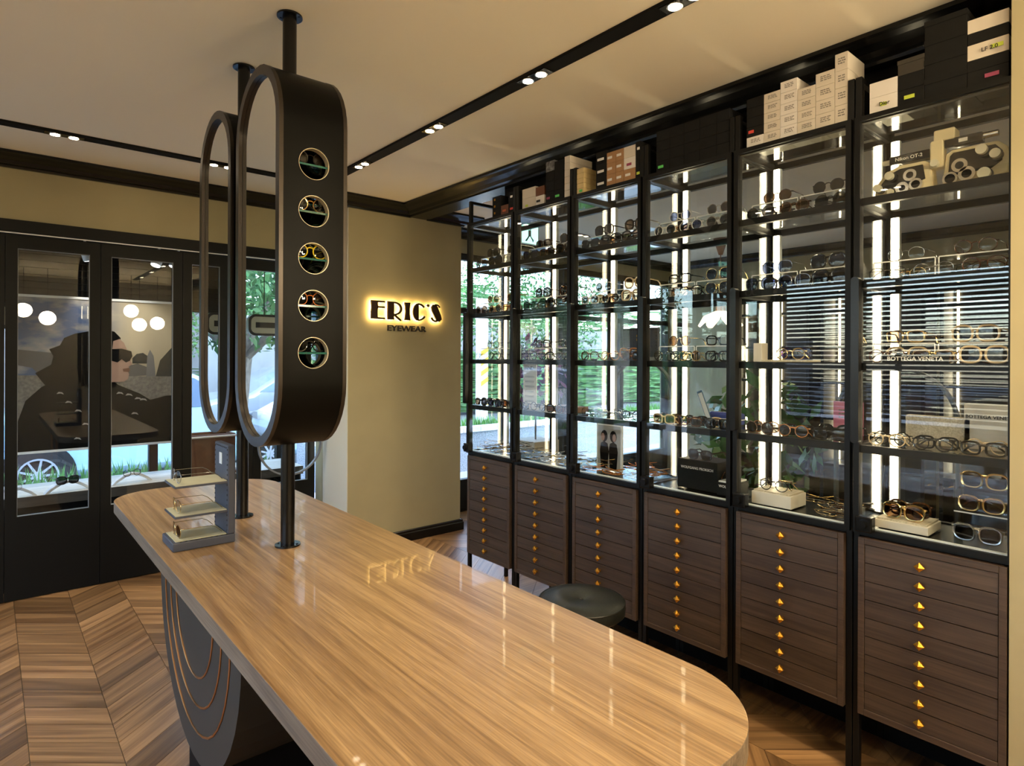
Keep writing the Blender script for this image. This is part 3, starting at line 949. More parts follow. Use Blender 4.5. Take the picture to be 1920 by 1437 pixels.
RIS = [0]
def riser(i, lv, slot_y, x=.075, wid=.186, h=.068, dep=.10):
    if not free(i, lv, x - .002, x + dep, slot_y - wid / 2 - .002, slot_y + wid / 2 + .002): return None
    t = thing('display_riser', 'clear acrylic riser on the %s shelf of %s cabinet, %s' % (SHELFN[lv], ORD[i], 'pier side' if slot_y < .2 else 'far side from the pier'), 'riser', (XF + x, unit_y(i) - slot_y, LEV[lv] + .0005), 0, 'clear acrylic risers')
    MB().box(0, dep, -wid / 2, wid / 2, h - .004, h).build('top', 'acrylic', t)
    for q in (-1, 1): MB().box(0, dep, q * wid / 2 - .002, q * wid / 2 + .002, 0, h - .004).build('side', 'acrylic', t)
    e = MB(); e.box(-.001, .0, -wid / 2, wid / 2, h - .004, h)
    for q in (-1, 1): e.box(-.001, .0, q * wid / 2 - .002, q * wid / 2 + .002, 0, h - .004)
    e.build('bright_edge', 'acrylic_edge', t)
    return h + .0005
# rows: (cabinet, shelf, list of specs, front row) ; second row stands on a riser behind
ROWS = {
 (0, 4): [('round', T_, Ld), ('oversize', K_, Ld), ('oversize', Wh, Ld)], (0, 3): [('round', T_, Lb), ('round', GW, Lb), ('square', A_, Lb)],
 (0, 2): [('wire', K_, Lc), ('round', K_, Lc), ('wire', DW, Lc)], (0, 1): [('square', K_, Lb), ('square', K_, Lu)],
 (1, 4): [('cat', K_, Lu), ('square', T_, Ld), ('oversize', T_, Ld)], (1, 3): [('square', K_, Ld), ('oversize', K_, Ld), ('oversize', T_, Lb)],
 (1, 2): [('round', K_, Lc), ('square', DW, Lc), ('round', T_, Lc)], (1, 1): [('round', DW, Lc), ('square', K_, Lc), ('round', K_, Lc)],
 (2, 4): [('cat', K_, Ld), ('oversize', K_, Ld), ('oversize', DW, Lb)], (2, 3): [('square', Wh, Ld), ('round', Cl, Ld), ('oversize', Cr, Lb)],
 (2, 2): [('square', T_, Lc), ('round', A_, Lc), ('square', T_, Lb)], (2, 1): [('wire', DW, Lc), ('wire', SW_, Lc), ('round', K_, Lc)],
 (3, 4): [('round', Wh, Ld), ('round', Wh, Lu), ('round', Cl, Ld), ('oversize', T_, Lb)], (3, 3): [('round', K_, Lc), ('square', K_, Lc), ('aviator', GW, Lu), ('oversize', Cl, Lb)],
 (3, 2): [('round', K_, Lc), ('round', GW, Lb), ('square', K_, Lc)], (3, 1): [('square', Cr, Lb), ('square', T_, Lb), ('square', K_, Ld)],
 (4, 4): [('round', K_, Ld), ('round', T_, Lb), ('round', DW, Ld)], (4, 3): [('aviator', DW, Lu), ('aviator', SW_, Lu), ('oversize', K_, Lu), ('oversize', DW, Lu)],
 (4, 2): [('round', GW, Lc), ('aviator', DW, Lv), ('wire', DW, Lc)], (4, 1): [('round', T_, Ld), ('round', A_, Ld), ('square', K_, Ld), ('oversize', K_, Ld)],
 (5, 3): [('wire', DW, Lc), ('wire', SW_, Lc), ('round', T_, Lc), ('wire', GW, Lc)], (5, 2): [('round', T_, Lc), ('square', GW, Lb), ('oversize', Cr, Ld)],
 (5, 1): [('round', Cr, Lc), ('round', K_, Lc), ('square', DW, Lc)],
}
SLOT = (UW / 2 - .134, UW / 2, UW / 2 + .134)
for (i, lv), specs in ROWS.items():
    n = len(specs)
    for k in range(3):                                   # front row
        pair(i, lv, .030, SLOT[k], specs[k % n])
    if lv >= 2:                                          # risers: one pair under, one on top of each
        for k, sy in enumerate((UW / 2 - .098, UW / 2 + .098)):
            h = riser(i, lv, sy)
            if h:
                pair(i, lv, .095, sy, specs[(k + 1) % n], h, False, False)
                pair(i, lv, .110, sy, specs[(k + n - 1) % n], 0, True, False)
    else:                                                # second row straight on the glass
        for k in range(3):
            if pair(i, lv, .080, SLOT[k], specs[(k + 1) % n], 0, False) is None:
                pair(i, lv, .080, SLOT[k], specs[(k + 1) % n])
# loose heaps on the bottom shelves
HEAP = {0: [('wire', GW, Lc), ('round', T_, Lc)], 1: [('wire', GW, Lc), ('round', Cl, Lc)], 2: [('wire', 'acetate_orange', Lc), ('square', A_, Lc), ('wire', GW, Lc)],
        3: [('square', K_, Ld), ('round', K_, Lc)], 4: [('wire', GW, Lc), ('round', T_, Lc)], 5: [('oversize', K_, Ld)]}   # the sixth cabinet keeps only what fits beside its stands
for i, specs in HEAP.items():
    k = 0
    def lay(x, sy, z, rz):
        global k
        sp = specs[k % len(specs)]
        # lying face down, lens height pointing towards the door
        glasses(sp[0], sp[1], sp[2], (XF + x, unit_y(i) - sy, LEV[0] + .009 + z), R(-90) + rz,
                'folded %s %s glasses with %s in the heap, %s cabinet' % (COLN[sp[1]], SHN[sp[0]], LN[sp[2]], ORD[i]),
                'heaped glasses at the bottom of the %s cabinet' % ORD[i], True, (R(90), 0))
        k += 1
    for row in range(4):
        for c in range(3):
            x = .080 + .060 * row                          # the pair reaches from x - .055 to x
            if free(i, 0, x - .056, x + .003, SLOT[c] - .066, SLOT[c] + .066): lay(x, SLOT[c], 0, R(rnd.uniform(-1, 1)))
    if i in (0, 1, 2):
        for row in range(2):                               # a few more thrown on top
            lay(.11 + .10 * row, UW / 2 + (.10 if row else -.09), .034, R(rnd.uniform(-25, 25)))
# things standing in the cabinets
def cab_pos(i, frac, dx, lv): return (XF + .02 + dx, unit_y(i) - .02 - frac * (UW - .04), LEV[lv] + .0005)
def block(name, label, cat, pos, w, d, h, m, rz=0, text=None, tm='paper', ts=.018, top=None):
    t = thing(name, label, cat, pos, rz)
    MB().box(0, d, -w / 2, w / 2, 0, h).build('body', m, t, bevel=.002)
    if top: MB().box(.006, d - .006, -w / 2 + .006, w / 2 - .006, h, h + .006).build('top_pad', top, t)
    if text: lettering(text, ts, tm, t, (-.0012, 0, h * .72), R(-90))
    return t
b1 = cab_pos(3, .50, .07, 0)
block('display_box', 'black display box with white lettering under square sunglasses', 'display box', b1, .20, .14, .13, 'box_black', 0, 'WOLFGANG PROKSCH', 'paper', .0155)
glasses('square', DW, Ld, (b1[0] + .02, b1[1], b1[2] + .1305), R(-90), 'square dark wire sunglasses standing on the lettered black box', None)
b2 = cab_pos(3, .90, .05, 0)
block('display_box', 'low black display box with a white top and cut-off lettering', 'display box', b2, .075, .13, .055, 'box_black', 0, 'WOLFG', 'paper', .015, top='white_paint')
glasses('square', T_, Ld, (b2[0] + .08, b2[1] + .0, b2[2] + .0625), R(0), 'tortoiseshell sunglasses turned sideways on the low white-topped box', None, True)
b3 = cab_pos(4, .24, .03, 0)
block('display_plinth', 'cream wooden plinth with round wire glasses on it', 'plinth', b3, .16, .13, .05, 'white_wood', 0, top='pale_block')
glasses('round', DW, Lc, (b3[0] + .02, b3[1], b3[2] + .0565), R(-90), 'round dark wire glasses on the cream plinth', None, True)
glasses('wire', GW, Lc, (b3[0] + .075, b3[1], b3[2] + .0565), R(-90), 'thin gold folded glasses behind the round pair on the cream plinth', None, True)
b4 = cab_pos(5, .24, .03, 0)
block('display_plinth', 'flat pale wooden plinth under large brown sunglasses', 'plinth', b4, .16, .14, .028, 'white_wood', 0, top='pale_block')
glasses('oversize', GW, Lb, (b4[0] + .02, b4[1], b4[2] + .0345), R(-90), 'large gold sunglasses with brown lenses on the flat plinth', None, True)
glasses('oversize', T_, Ld, (b4[0] + .085, b4[1], b4[2] + .0345), R(-90), 'dark tortoiseshell sunglasses behind the gold pair on the flat plinth', None, True)
# tiered acrylic stand with three pairs at the right end of the sixth cabinet
b5 = cab_pos(5, .80, .04, 0)
t = thing('acrylic_stand', 'clear two-tier acrylic stand holding gold sunglasses', 'stand', b5)
MB().box(.05, .13, -.07, .07, .085, .089).build('tier', 'acrylic', t); MB().box(.09, .16, -.07, .07, .155, .159).build('tier', 'acrylic', t)
MB().box(.05, .16, .068, .071, 0, .155).build('side', 'acrylic', t); MB().box(.05, .16, -.071, -.068, 0, .155).build('side', 'acrylic', t)
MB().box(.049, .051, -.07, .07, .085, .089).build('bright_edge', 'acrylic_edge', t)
glasses('oversize', GW, Ld, (b5[0] + .10, b5[1], b5[2] + .1600), R(-90), 'large gold-rimmed dark sunglasses on the upper acrylic tier', None, True)
glasses('oversize', GW, Lb, (b5[0] + .06, b5[1], b5[2] + .0900), R(-90), 'large gold-rimmed brown sunglasses on the lower acrylic tier', None, True, scale=.88)
glasses('oversize', 'steel_wire', Ld, (b5[0] + .012, b5[1], b5[2] + .004), R(-90), 'big silver-rimmed square sunglasses at the foot of the acrylic stand', None, True)
# grey studded stand with gold plate in the third cabinet
b6 = cab_pos(2, .62, .13, 2)
t = thing('studded_stand', 'grey studded display panel with a small gold name plate', 'stand', b6)
MB().box(.06, .08, -.11, .11, 0, .165).build('panel', 'stand_blue', t, bevel=.003)
st = MB()
for q in range(14):
    for yy, zz in ((-.10 + q * .0154, .157), ):
        st.box(.0575, .06, yy - .003, yy + .003, zz - .003, zz + .003)
for q in range(9):
    for yy in (-.102, .102): st.box(.0575, .06, yy - .003, yy + .003, .012 + q * .016 - .003, .012 + q * .016 + .003)
st.build('studs', 'ink', t)
pl_ = MB().box(.056, .06, -.032, .018, .10, .13).build('name_plate', 'gold', t)
lettering('GUCCI', .016, 'ink', t, (.0555, -.007, .115), R(-90))
MB().box(-.055, .06, -.11, .11, 0, .018).build('foot', 'stand_blue', t)
glasses('square', A_, Lc, (b6[0] - .03, b6[1], b6[2] + .0185), R(-90), 'amber square glasses on the foot of the studded stand', None, True)
glasses('round', T_, Lb, (b6[0] + .012, b6[1], b6[2] + .0185), R(-90), 'tortoiseshell round glasses behind the amber pair on the studded stand', None, True)
# eye chart card in the first cabinet
b7 = cab_pos(0, .80, .20, 1)
t = thing('eye_chart', 'white card with rows of black print and a logo strip', 'card', b7)
MB().box(0, .004, -.06, .06, 0, .26).build('card', 'paper', t)
lettering('FENDI', .032, 'ink', t, (-.001, -.0, .232), R(-90))
for q in range(6): barcode(t, .085, .012, 0, .03 + q * .03, q)
# printed lettering signs
def sign_strip(i, lv, frac, dx, txt, size, label, w, h):
    t = thing('brand_sign', label, 'sign', cab_pos(i, frac, dx, lv))
    MB().box(0, .004, -w / 2, w / 2, 0, h).build('plate', 'box_black', t)
    lettering(txt, size, 'paper', t, (-.001, 0, h / 2), R(-90))
sign_strip(4, 3, .55, .24, 'OAKROOM', .032, 'dark plate with wide white lettering in the fifth cabinet', .20, .06)
sign_strip(5, 2, .38, -.014, 'BOTTEGA VENETA', .019, 'low dark plate with white serif lettering at the shelf front', .19, .028)
t = block('display_block', 'cream fluted block with dark lettering behind the folded glasses', 'display block', cab_pos(5, .82, .17, 1), .14, .05, .15, 'white_wood', 0, 'BOTTEGA VENETA', 'ink', .0155)
block('display_block', 'plain cream board standing at the back of the sixth cabinet', 'display block', cab_pos(5, .42, .17, 1), .19, .04, .10, 'pale_block')
t = block('display_case', 'dark red case with a cream back card on the second cabinet shelf', 'case', cab_pos(1, .66, .06, 1), .20, .12, .03, 'box_brown', 0, None)
t = block('name_strip', 'cream strip with heavy black letters in the second cabinet', 'sign', cab_pos(1, .18, .055, 1), .14, .02, .035, 'paper', 0, 'OFF', 'ink', .028)
# poster of two people
b8 = cab_pos(2, .24, .12, 0)
t = thing('photo_board', 'framed photograph of two dark-haired people in sunglasses', 'photograph', b8)
MB().box(0, .01, -.085, .085, 0, .24).build('frame', 'white_paint', t); MB().box(-.002, 0, -.075, .075, .01, .232).build('print', 'print_grey', t)
mb = MB()
for s, c in ((1, .03), (-1, -.03)):
    mb.prism([(c + a, z) for a, z in arc(0, .178, .022, .03, 0, 360)[:-1]], 0, -.004, -.0025)
    mb.prism([(c - .022, .01), (c + .022, .01), (c + .030, .10), (c + .022, .14), (c, .15), (c - .022, .14), (c - .030, .10)], 0, -.0035, -.0025)
mb.build('figures', 'hair', t)
mb = MB()
for s, c in ((1, .03), (-1, -.03)): mb.prism([(c + s * .008 + a, z) for a, z in arc(0, .172, .012, .02, 0, 360)[:-1]], 0, -.005, -.0042)
mb.build('faces', 'skin', t)
# blue ruler, navy case, hat stand and perfume-like figure in fourth cabinet
b9 = cab_pos(3, .55, .15, 1)
t = thing('ruler', 'translucent blue ruler leaning against a navy case', 'ruler', b9); t.rotation_euler = (R(-22), 0, 0)
MB().box(0, .003, -.013, .013, 0, .16).build('blade', 'acetate_blue' if False else 'window_blue', t)
MB().box(-.001, 0, -.010, .010, .01, .15).build('scale', 'steel_white', t)
t = thing('glasses_case', 'navy hard case with a white edge behind cream sunglasses', 'case', cab_pos(3, .66, .19, 1))
MB().box(0, .05, -.08, .08, 0, .055).build('shell', 'acetate_blue', t, bevel=.012); MB().box(-.001, .051, -.081, .081, .024, .028).build('edge', 'white_paint', t)
t = thing('pink_card', 'pink printed card with dark characters standing upright', 'card', cab_pos(4, .80, .24, 1))
MB().box(0, .004, -.055, .055, 0, .13).build('card', 'acetate_pink', t); barcode(t, .07, .04, 0, .08, 3)
t = thing('wood_tray', 'thin pale wooden tray under gold glasses', 'tray', cab_pos(4, .36, .02, 2))
MB().box(0, .12, -.10, .08, 0, .008).build('board', 'pale_block', t, bevel=.002)
t2 = block('display_block', 'small upright cream block beside the thin wooden tray', 'display block', cab_pos(4, .07, .04, 2), .036, .05, .075, 'white_wood')
wt = cab_pos(4, .36, .02, 2)
glasses('round', GW, Lc, (wt[0] + .03, wt[1] - .02, wt[2] + .0085), R(-90), 'round gold glasses standing on the thin wooden tray', None, True)
glasses('aviator', DW, Lv, (wt[0] + .08, wt[1] - .02, wt[2] + .0085), R(-90), 'violet aviator glasses at the back of the thin wooden tray', None, True)

# ------------------------------------------------------------------ phoropter on the top shelf of the sixth cabinet
PH = thing('phoropter', 'cream and black optical refractor with round dials', 'optical instrument', (XF + .075, unit_y(5) - UW / 2 - .002, LEV[4] + .001), R(-90))
# local: x along the run (to the right of the viewer), -y towards the room
def pill(x0, x1, z0, z1, r, n=7): return rrect(x0, x1, z0, z1, r, n)
for sx in (-1, 1):
    X0, X1 = (.012, .205) if sx > 0 else (-.205, -.012)
    if sx > 0: ol = [(.012, .004), (.150, .004), (.192, .022), (.202, .060), (.190, .105), (.165, .128), (.040, .128), (.022, .116)]
    else: ol = [(-.012, .004), (-.022, .100), (-.040, .112), (-.120, .112), (-.160, .096), (-.190, .060), (-.200, .020), (-.190, .004)]
    hb = MB().prism(ol, 1, -.004, .055).build('housing', 'cream', PH, bevel=.006)
    if sx > 0: il = [(.030, .040), (.150, .040), (.178, .060), (.180, .090), (.160, .116), (.045, .116), (.036, .106)]
    else: il = [(-.036, .046), (-.044, .098), (-.115, .098), (-.150, .084), (-.174, .056), (-.184, .030), (-.100, .030), (-.060, .040)]
    MB().prism(il, 1, -.008, -.0045).build('face_plate', 'acetate_black', hb, bevel=.001)
    def dial(x, z, r, hole=.55, deep=.022, m='chrome'):
        o_ = arc(x, z, r, r, 0, 360, 24)[:-1]; i_ = arc(x, z, r * hole, r * hole, 0, 360, 24)[:-1]
        d = MB().ring(o_, i_, 1, -deep, -.005).build('dial', m, hb, smooth=True)
        MB().prism(arc(x, z, r * hole, r * hole, 0, 360, 20)[:-1], 1, -.009, -.0055).build('lens', 'acetate_black', hb)
    def knob(x, z, r, deep=.045):
        MB().cyl((x, -.006, z), (x, -deep * .6, z), r * 1.12, n=20).build('collar', 'bronze', hb, smooth=True)
        MB().cyl((x, -deep * .6, z), (x, -deep, z), r, n=20).build('knob', 'knob_cream', hb, smooth=True)
    if sx > 0:
        dial(.066, .066, .023); dial(.086, .034, .024, .6); dial(.040, .026, .022, .7, .026)
        knob(.130, .100, .016); knob(.166, .078, .015); knob(.136, .022, .018, .04)
    else:
        dial(-.080, .066, .021); dial(-.062, .030, .021, .65); dial(-.104, .025, .021, .5)
        knob(-.140, .072, .014); knob(-.176, .034, .013, .05); knob(-.140, .006 + .012, .010, .03)
PH.scale = (.95,) * 3
ar = MB(); ar.prism(rrect(-.022, .018, .075, .170, .008), 1, -.012, .03); ar.build('arm', 'cream', PH, bevel=.004)
ar2 = MB(); ar2.prism(rrect(-.012, .050, .165, .205, .006), 1, -.01, .05); ar2.build('mount', 'cream', PH, bevel=.004)
for x0, x1, z0 in ((-.150, -.024, .118), (.020, .125, .138)):
    bx_ = MB().box(x0, x1, -.006, .03, z0, z0 + .030).build('crossbar', 'acetate_black', PH, bevel=.002)
MB().cyl((-.150, .01, .133), (-.175, .01, .133), .009, n=14).build('bar_end', 'knob_cream', PH, smooth=True)
MB().cyl((.125, .01, .157), (.165, .01, .157), .010, n=14).build('bar_end', 'chrome', PH, smooth=True)
lettering('Nikon OT-2', .017, 'paper', PH, (-.088, -.0075, .133))
MB().box(.06, .085, -.0075, -.006, .148, .160).build('tag', 'paper', PH)
MB().cyl((-.004, -.012, .088), (-.004, -.034, .088), .012, n=16).build('centre_knob', 'knob_cream', PH, smooth=True)

# ------------------------------------------------------------------ long table
TX0, TX1, TY0, TY1, TZ = .4234, 1.138, .527, 3.413, .80
TB = thing('consultation_table', 'long oak-topped table with rounded corners and dark curved base', 'table', ((TX0 + TX1) / 2, (TY0 + TY1) / 2, 0))
hx, hy = (TX1 - TX0) / 2, (TY1 - TY0) / 2
top = MB().prism(rrect(-hx, hx, -hy, hy, .215, 14), 2, TZ - .048, TZ).mesh('table_top', 'table_top', False)
top.materials.append(MATS['table_edge'])
for p in top.polygons:
    if abs(p.normal.z) < .5: p.material_index = 1
to = obj('table_top', top, TB)
md = to.modifiers.new('bevel', 'BEVEL'); md.width = .0015; md.segments = 2; md.limit_method = 'ANGLE'; md.angle_limit = R(60)
def u_shape(yc, hw, zc, n=20):
    return [(yc - hw, TZ - .049), (yc - hw, zc)] + [(yc - hw * math.cos(R(180 * i / n)), zc - hw * math.sin(R(180 * i / n))) for i in range(1, n)] + [(yc + hw, zc), (yc + hw, TZ - .049)]
for yc in (2.055,):
    yl_ = yc - TB.location.y
    scale = .864
    Z0, R0 = .70, .466
    bs = MB().prism(u_shape(yl_, R0, Z0 - .0), 0, -hx + .055, hx - .05).build('base', 'charcoal', TB)
    pl2 = MB().box(-hx + .10, hx - .10, yl_ - .24, yl_ + .24, 0, .30).build('plinth', 'black_matt', TB)
    MB().box(-.10, .14, -hy + .32, yl_ - R0 - .001, 0, TZ - .049).build('support', 'black_matt', TB)
    for hw in (.378, .300, .218):
        pts = u_shape(yl_, hw, Z0)
        gi = MB()
        gi.tube([(-hx + .0545, a, z) for a, z in pts], .0035, 6)
        gi.build('inlay', 'copper', bs, smooth=True)

# ------------------------------------------------------------------ hanging twin mirrors
PX = .783
MIRR = []
def mirror_pod(yc, which):
    t = thing('mirror_pod', 'black pill-shaped hanging mirror pod with five portholes, %s' % which, 'mirror', (PX, yc, 0), 0, 'pill-shaped mirror pods on the table')
    z0, z1, hl, hw = 1.15, 2.405, .215, .11
    def track_outline(inset, n=18):
        r = hl - inset
        return [(r * math.cos(R(180 * i / n)), z1 - hl + r * math.sin(R(180 * i / n))) for i in range(n + 1)] + \
               [(-r * math.cos(R(180 * i / n)), z0 + hl - r * math.sin(R(180 * i / n))) for i in range(n + 1)]
    sh = MB().ring(track_outline(0), track_outline(.012), 0, -hw, hw).build('shell', 'pod_black', t, smooth=True)
    # portholes cut through both flat sides
    cut = MB()
    zs = [1.461 + .1496 * k for k in range(5)]
    for z in zs: cut.cyl((0, -.4, z), (0, .4, z), .050, n=40)
    co = cut.build('cutter', 'black_paint')
    co.location = (PX, yc, 0)
    bo = sh.modifiers.new('holes', 'BOOLEAN'); bo.operation = 'DIFFERENCE'; bo.object = co; bo.solver = 'EXACT'
    bpy.context.view_layer.update()
    dg = bpy.context.evaluated_depsgraph_get()
    me = bpy.data.meshes.new_from_object(sh.evaluated_get(dg))
    sh.modifiers.clear(); sh.data = me
    bpy.data.objects.remove(co)
    for z in zs:
        for s in (-1, 1):
            o_ = arc(0, z, .0499, .0499, 0, 360, 40)[:-1]; i_ = arc(0, z, .0484, .0484, 0, 360, 40)[:-1]
            ya_ = sorted((s * (hl - .0015), s * (hl - .026)))
            MB().ring(o_, i_, 1, ya_[0], ya_[1]).build('porthole_rim', 'hole_rim', sh, smooth=True)
        gs = MB().box(-hw + .018, hw - .018, -hl + .014, hl - .014, z - .004, z + .002).build('glass_shelf', 'green_glass', t)
        MB().box(-hw + .018, hw - .018, -hl + .0130, -hl + .0139, z - .004, z + .002).build('edge', 'glass_edge', gs)
    for s in (-1, 1):
        MB().ring(track_outline(-.001), track_outline(.030), 0, min(s * (hw + .001), s * (hw - .012)), max(s * (hw + .001), s * (hw - .012))).build('rim', 'bronze', t, smooth=True)
        MB().prism(track_outline(.013), 0, s * (hw - .016), s * (hw - .0125)).build('mirror_glass', 'mirror', t)
    MB().cyl((0, 0, z1 - .004), (0, 0, CEIL - .001), .023, n=24).build('upper_pole', 'black_gloss', t, smooth=True)
    MB().cyl((0, 0, TZ + .001), (0, 0, z0 + .004), .023, n=24).build('lower_pole', 'black_gloss', t, smooth=True)
    for z, s in ((CEIL - .001, -1), (TZ + .0005, 1)):
        fl = MB().cyl((0, 0, z), (0, 0, z + s * .006), .042, n=28).build('flange', 'black_gloss', t, smooth=True)
        for q in range(4):
            a = R(45 + 90 * q); MB().cyl((.033 * math.cos(a), .033 * math.sin(a), z + s * .006), (.033 * math.cos(a), .033 * math.sin(a), z + s * .0085), .004, n=8).build('screw', 'black_gloss', fl)
    # eyewear standing on the glass shelves
    sets = [('round', K_, Lc), ('wire', 'acetate_orange', Lc), ('round', 'acetate_yellow', Lc), ('round', GW, Lc), ('wire', K_, Lc)]
    side = ['dark', 'orange', 'yellow', 'gold', 'black']
    for k, z in enumerate(zs):
        sp = sets[k]
        glasses(sp[0], sp[1], sp[2], (PX, yc - .185, z + .0025), 0, '%s glasses on porthole shelf %s of the %s' % (side[k], ['lowest', 'second', 'middle', 'fourth', 'highest'][k], which), 'glasses inside the mirror pods')
        if k in (0, 2, 3):
            glasses(sp[0], 'acetate_pink' if k == 2 else DW, Lc, (PX + .005, yc + .02, z + .0025), 0, 'second pair behind the %s glasses in the %s' % (side[k], which), 'glasses inside the mirror pods')
    return t
mirror_pod(2.102, 'pod farther from the doors')
mirror_pod(2.598, 'pod nearer the doors')

# ------------------------------------------------------------------ table-top eyewear stand
ES = thing('eyewear_stand', 'blue-grey leather eyewear stand with three cream shelves', 'stand', (.463, 2.258, TZ + .0005))
MB().box(0, .195, 0, .165, 0, .030).build('base', 'stand_blue', ES, bevel=.004)
MB().box(.170, .195, 0, .165, .030, .338).build('back_panel', 'stand_blue', ES, bevel=.004)
MB().box(.010, .169, .012, .153, .030, .0325).build('pad', 'stand_pad', ES)
for z in (.108, .208):
    s = MB().box(.006, .170, .004, .161, z, z + .007).build('shelf', 'stand_blue', ES, bevel=.001)
    MB().box(.009, .169, .008, .157, z + .007, z + .0085).build('pad', 'stand_pad', s)
stt = MB()
for q in range(17):
    for yy in (.008, .157): stt.box(.1685, .170, yy - .002, yy + .002, .04 + q * .0175, .046 + q * .0175)
for q in range(8): stt.box(.1685, .170, .02 + q * .0175, .026 + q * .0175, .326, .330)
for q in range(10): stt.box(.02 + q * .016, .027 + q * .016, .0005, .003, .0305, .0320)
stt.build('stitching', 'ink', ES)
MB().box(.1680, .1695, .07, .10, .265, .305).build('label_plate', 'steel_white', ES)
for z, sp, lb in ((.0335, ('wire', GW, Lb), 'gold wire glasses on the base of the blue-grey stand'), (.1175, ('wire', GW, Lc), 'gold wire glasses on the middle shelf of the blue-grey stand'),
                  (.2175, ('wire', SW_, Lc), 'silver glasses with black tips on the upper shelf of the stand')):
    glasses(sp[0], sp[1], sp[2], (.463 + .024, 2.258 + .082, TZ + .001 + z), R(-90), lb)

# ------------------------------------------------------------------ stool
ST = thing('stool', 'round black leather stool with a central button beside the table', 'stool', (1.70, 1.585, 0))
sz = .55
MB().lathe([(.0, sz - .062), (.150, sz - .062), (.162, sz - .052), (.164, sz - .030), (.158, sz - .012), (.140, sz - .003), (.09, sz), (.03, sz - .003), (.012, sz - .010), (.0, sz - .011)], 40).build('cushion', 'leather', ST, smooth=True)
MB().tube([(.161 * math.cos(R(10 * k)), .161 * math.sin(R(10 * k)), sz - .013) for k in range(36)], .003, 6, True).build('piping', 'leather', ST, smooth=True)
MB().ball((0, 0, sz - .0095), .007, 12, .5).build('button', 'leather', ST, smooth=True)
for k in range(4):
    a = R(45 + 90 * k)
    MB().cyl((.11 * math.cos(a), .11 * math.sin(a), sz - .064), (.15 * math.cos(a), .15 * math.sin(a), .0), .011, n=10).build('leg', 'black_paint', ST, smooth=True)
MB().tube([(.137 * math.cos(R(15 * k)), .137 * math.sin(R(15 * k)), .17) for k in range(24)], .007, 6, True).build('footrest', 'black_paint', ST, smooth=True)

# ------------------------------------------------------------------ shop window display beyond the doors
LZ = .56
ld_ = MB().box(-2.3, 1.95, 4.90, 5.38, LZ - .065, LZ).build('window_ledge', 'ledge_wood')
for p in ld_.data.polygons: pass
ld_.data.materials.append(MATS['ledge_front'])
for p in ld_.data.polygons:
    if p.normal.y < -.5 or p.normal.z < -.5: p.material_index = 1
tag(ld_, 'pale wooden window display ledge behind the folding doors', 'ledge')
struct(MB().box(-2.3, 1.95, 4.95, 5.33, -.25, LZ - .066).build('wall_ledge', 'black_matt'))
struct(MB().box(XL, XE0, 4.71, 5.55, 2.26, 2.40).build('ceiling_window', 'black_matt'))
wr = MB().box(-2.3, 1.95, 4.98, 5.02, 2.228, 2.259).build('lamp_rail', 'steel_white')
tag(wr, 'white lamp rail along the top of the shop window', 'rail')
# street-side glazing
fr = MB()
for x in (-2.35, -1.25, -.15, .95, 1.93): fr.box(x, x + .06, 5.45, 5.51, -.2, 2.26)
fr.box(-2.35, 1.99, 5.45, 5.51, -.25, .02); fr.box(-2.35, 1.99, 5.45, 5.51, 2.2, 2.26)
wo = fr.build('window_2', 'black_paint'); struct(wo)
MB().box(-2.3, 1.95, 5.475, 5.481, .02, 2.2).build('pane', 'door_glass', wo)
def window_lamp(x, rz, label):
    t = thing('window_spotlight', label, 'spotlight', (x, 5.0, 2.228), rz, 'white spotlights in the shop window')
    MB().cyl((0, 0, 0), (0, 0, -.05), .008, n=10).build('stem', 'steel_white', t)
    a = Vector((0, .0, -.055)); d = Vector((.35, .25, -1)).normalized()
    MB().cyl(a - d * .03, a + d * .085, .034, n=20).build('barrel', 'steel_white', t, smooth=True)
    MB().cyl(a + d * .0851, a + d * .088, .029, n=20).build('lamp_face', 'spot_face', t)
    lw = bpy.data.lights.new('window_beam', 'SPOT'); lw.energy = 7; lw.color = (1., .93, .82); lw.spot_size = R(95); lw.spot_blend = .6; lw.shadow_soft_size = .03
    lo = bpy.data.objects.new('window_beam', lw); COL.objects.link(lo); lo.parent = t; lo.location = a + d * .095; lo.rotation_euler = d.to_track_quat('-Z', 'Y').to_euler()
for px, rz in ((158, 0.), (298, R(180)), (334, R(150))):
    window_lamp(on_y(px, 480, 5.0).x, rz, 'small white cylinder spotlight under the shop window rail')
for x in (-.45, -.95, -1.5): window_lamp(x, R(160), 'small white cylinder spotlight under the shop window rail')
# dark slatted pelmet over the poster
pm = MB().box(-.06, 1.93, 5.40, 5.43, 1.80, 2.259).build('trim_5', 'black_matt'); struct(pm)
for k in range(9): MB().box(-.06, 1.93, 5.385, 5.40, 1.82 + k * .048, 1.85 + k * .048).build('slat', 'black_matt', pm)
# poster
YP = 5.22
def PP_(px, py): v = on_y(px, py, YP); return (v.x, v.z)
px0, pz1 = PP_(27, 553); px1 = PP_(349, 560)[0]; pz0 = PP_(33, 851)[1]
pcx = (px0 + px1) / 2
PO = thing('poster', 'hanging poster of a dark-haired person in sunglasses beside a river', 'poster', (pcx, YP, 0))
def pprint(name, pts, m, lift): return MB().prism([(PP_(a, c)[0] - pcx, min(max(PP_(a, c)[1], pz0), pz1)) for a, c in pts], 1, -.002 - lift, -.0018 - lift + .0004).build(name, m, PO)
MB().box(px0 - pcx, px1 - pcx, -.002, .002, pz0, pz1).build('print_background', 'print_sky', PO)
for z, s in ((pz1, 1), (pz0, -1)): MB().box(px0 - pcx, px1 - pcx, -.008, .008, z - .008, z + .008).build('hanger_bar', 'white_paint', PO)
pprint('printed_water', [(27, 704), (349, 706), (349, 760), (27, 850)], 'print_river', .0005)
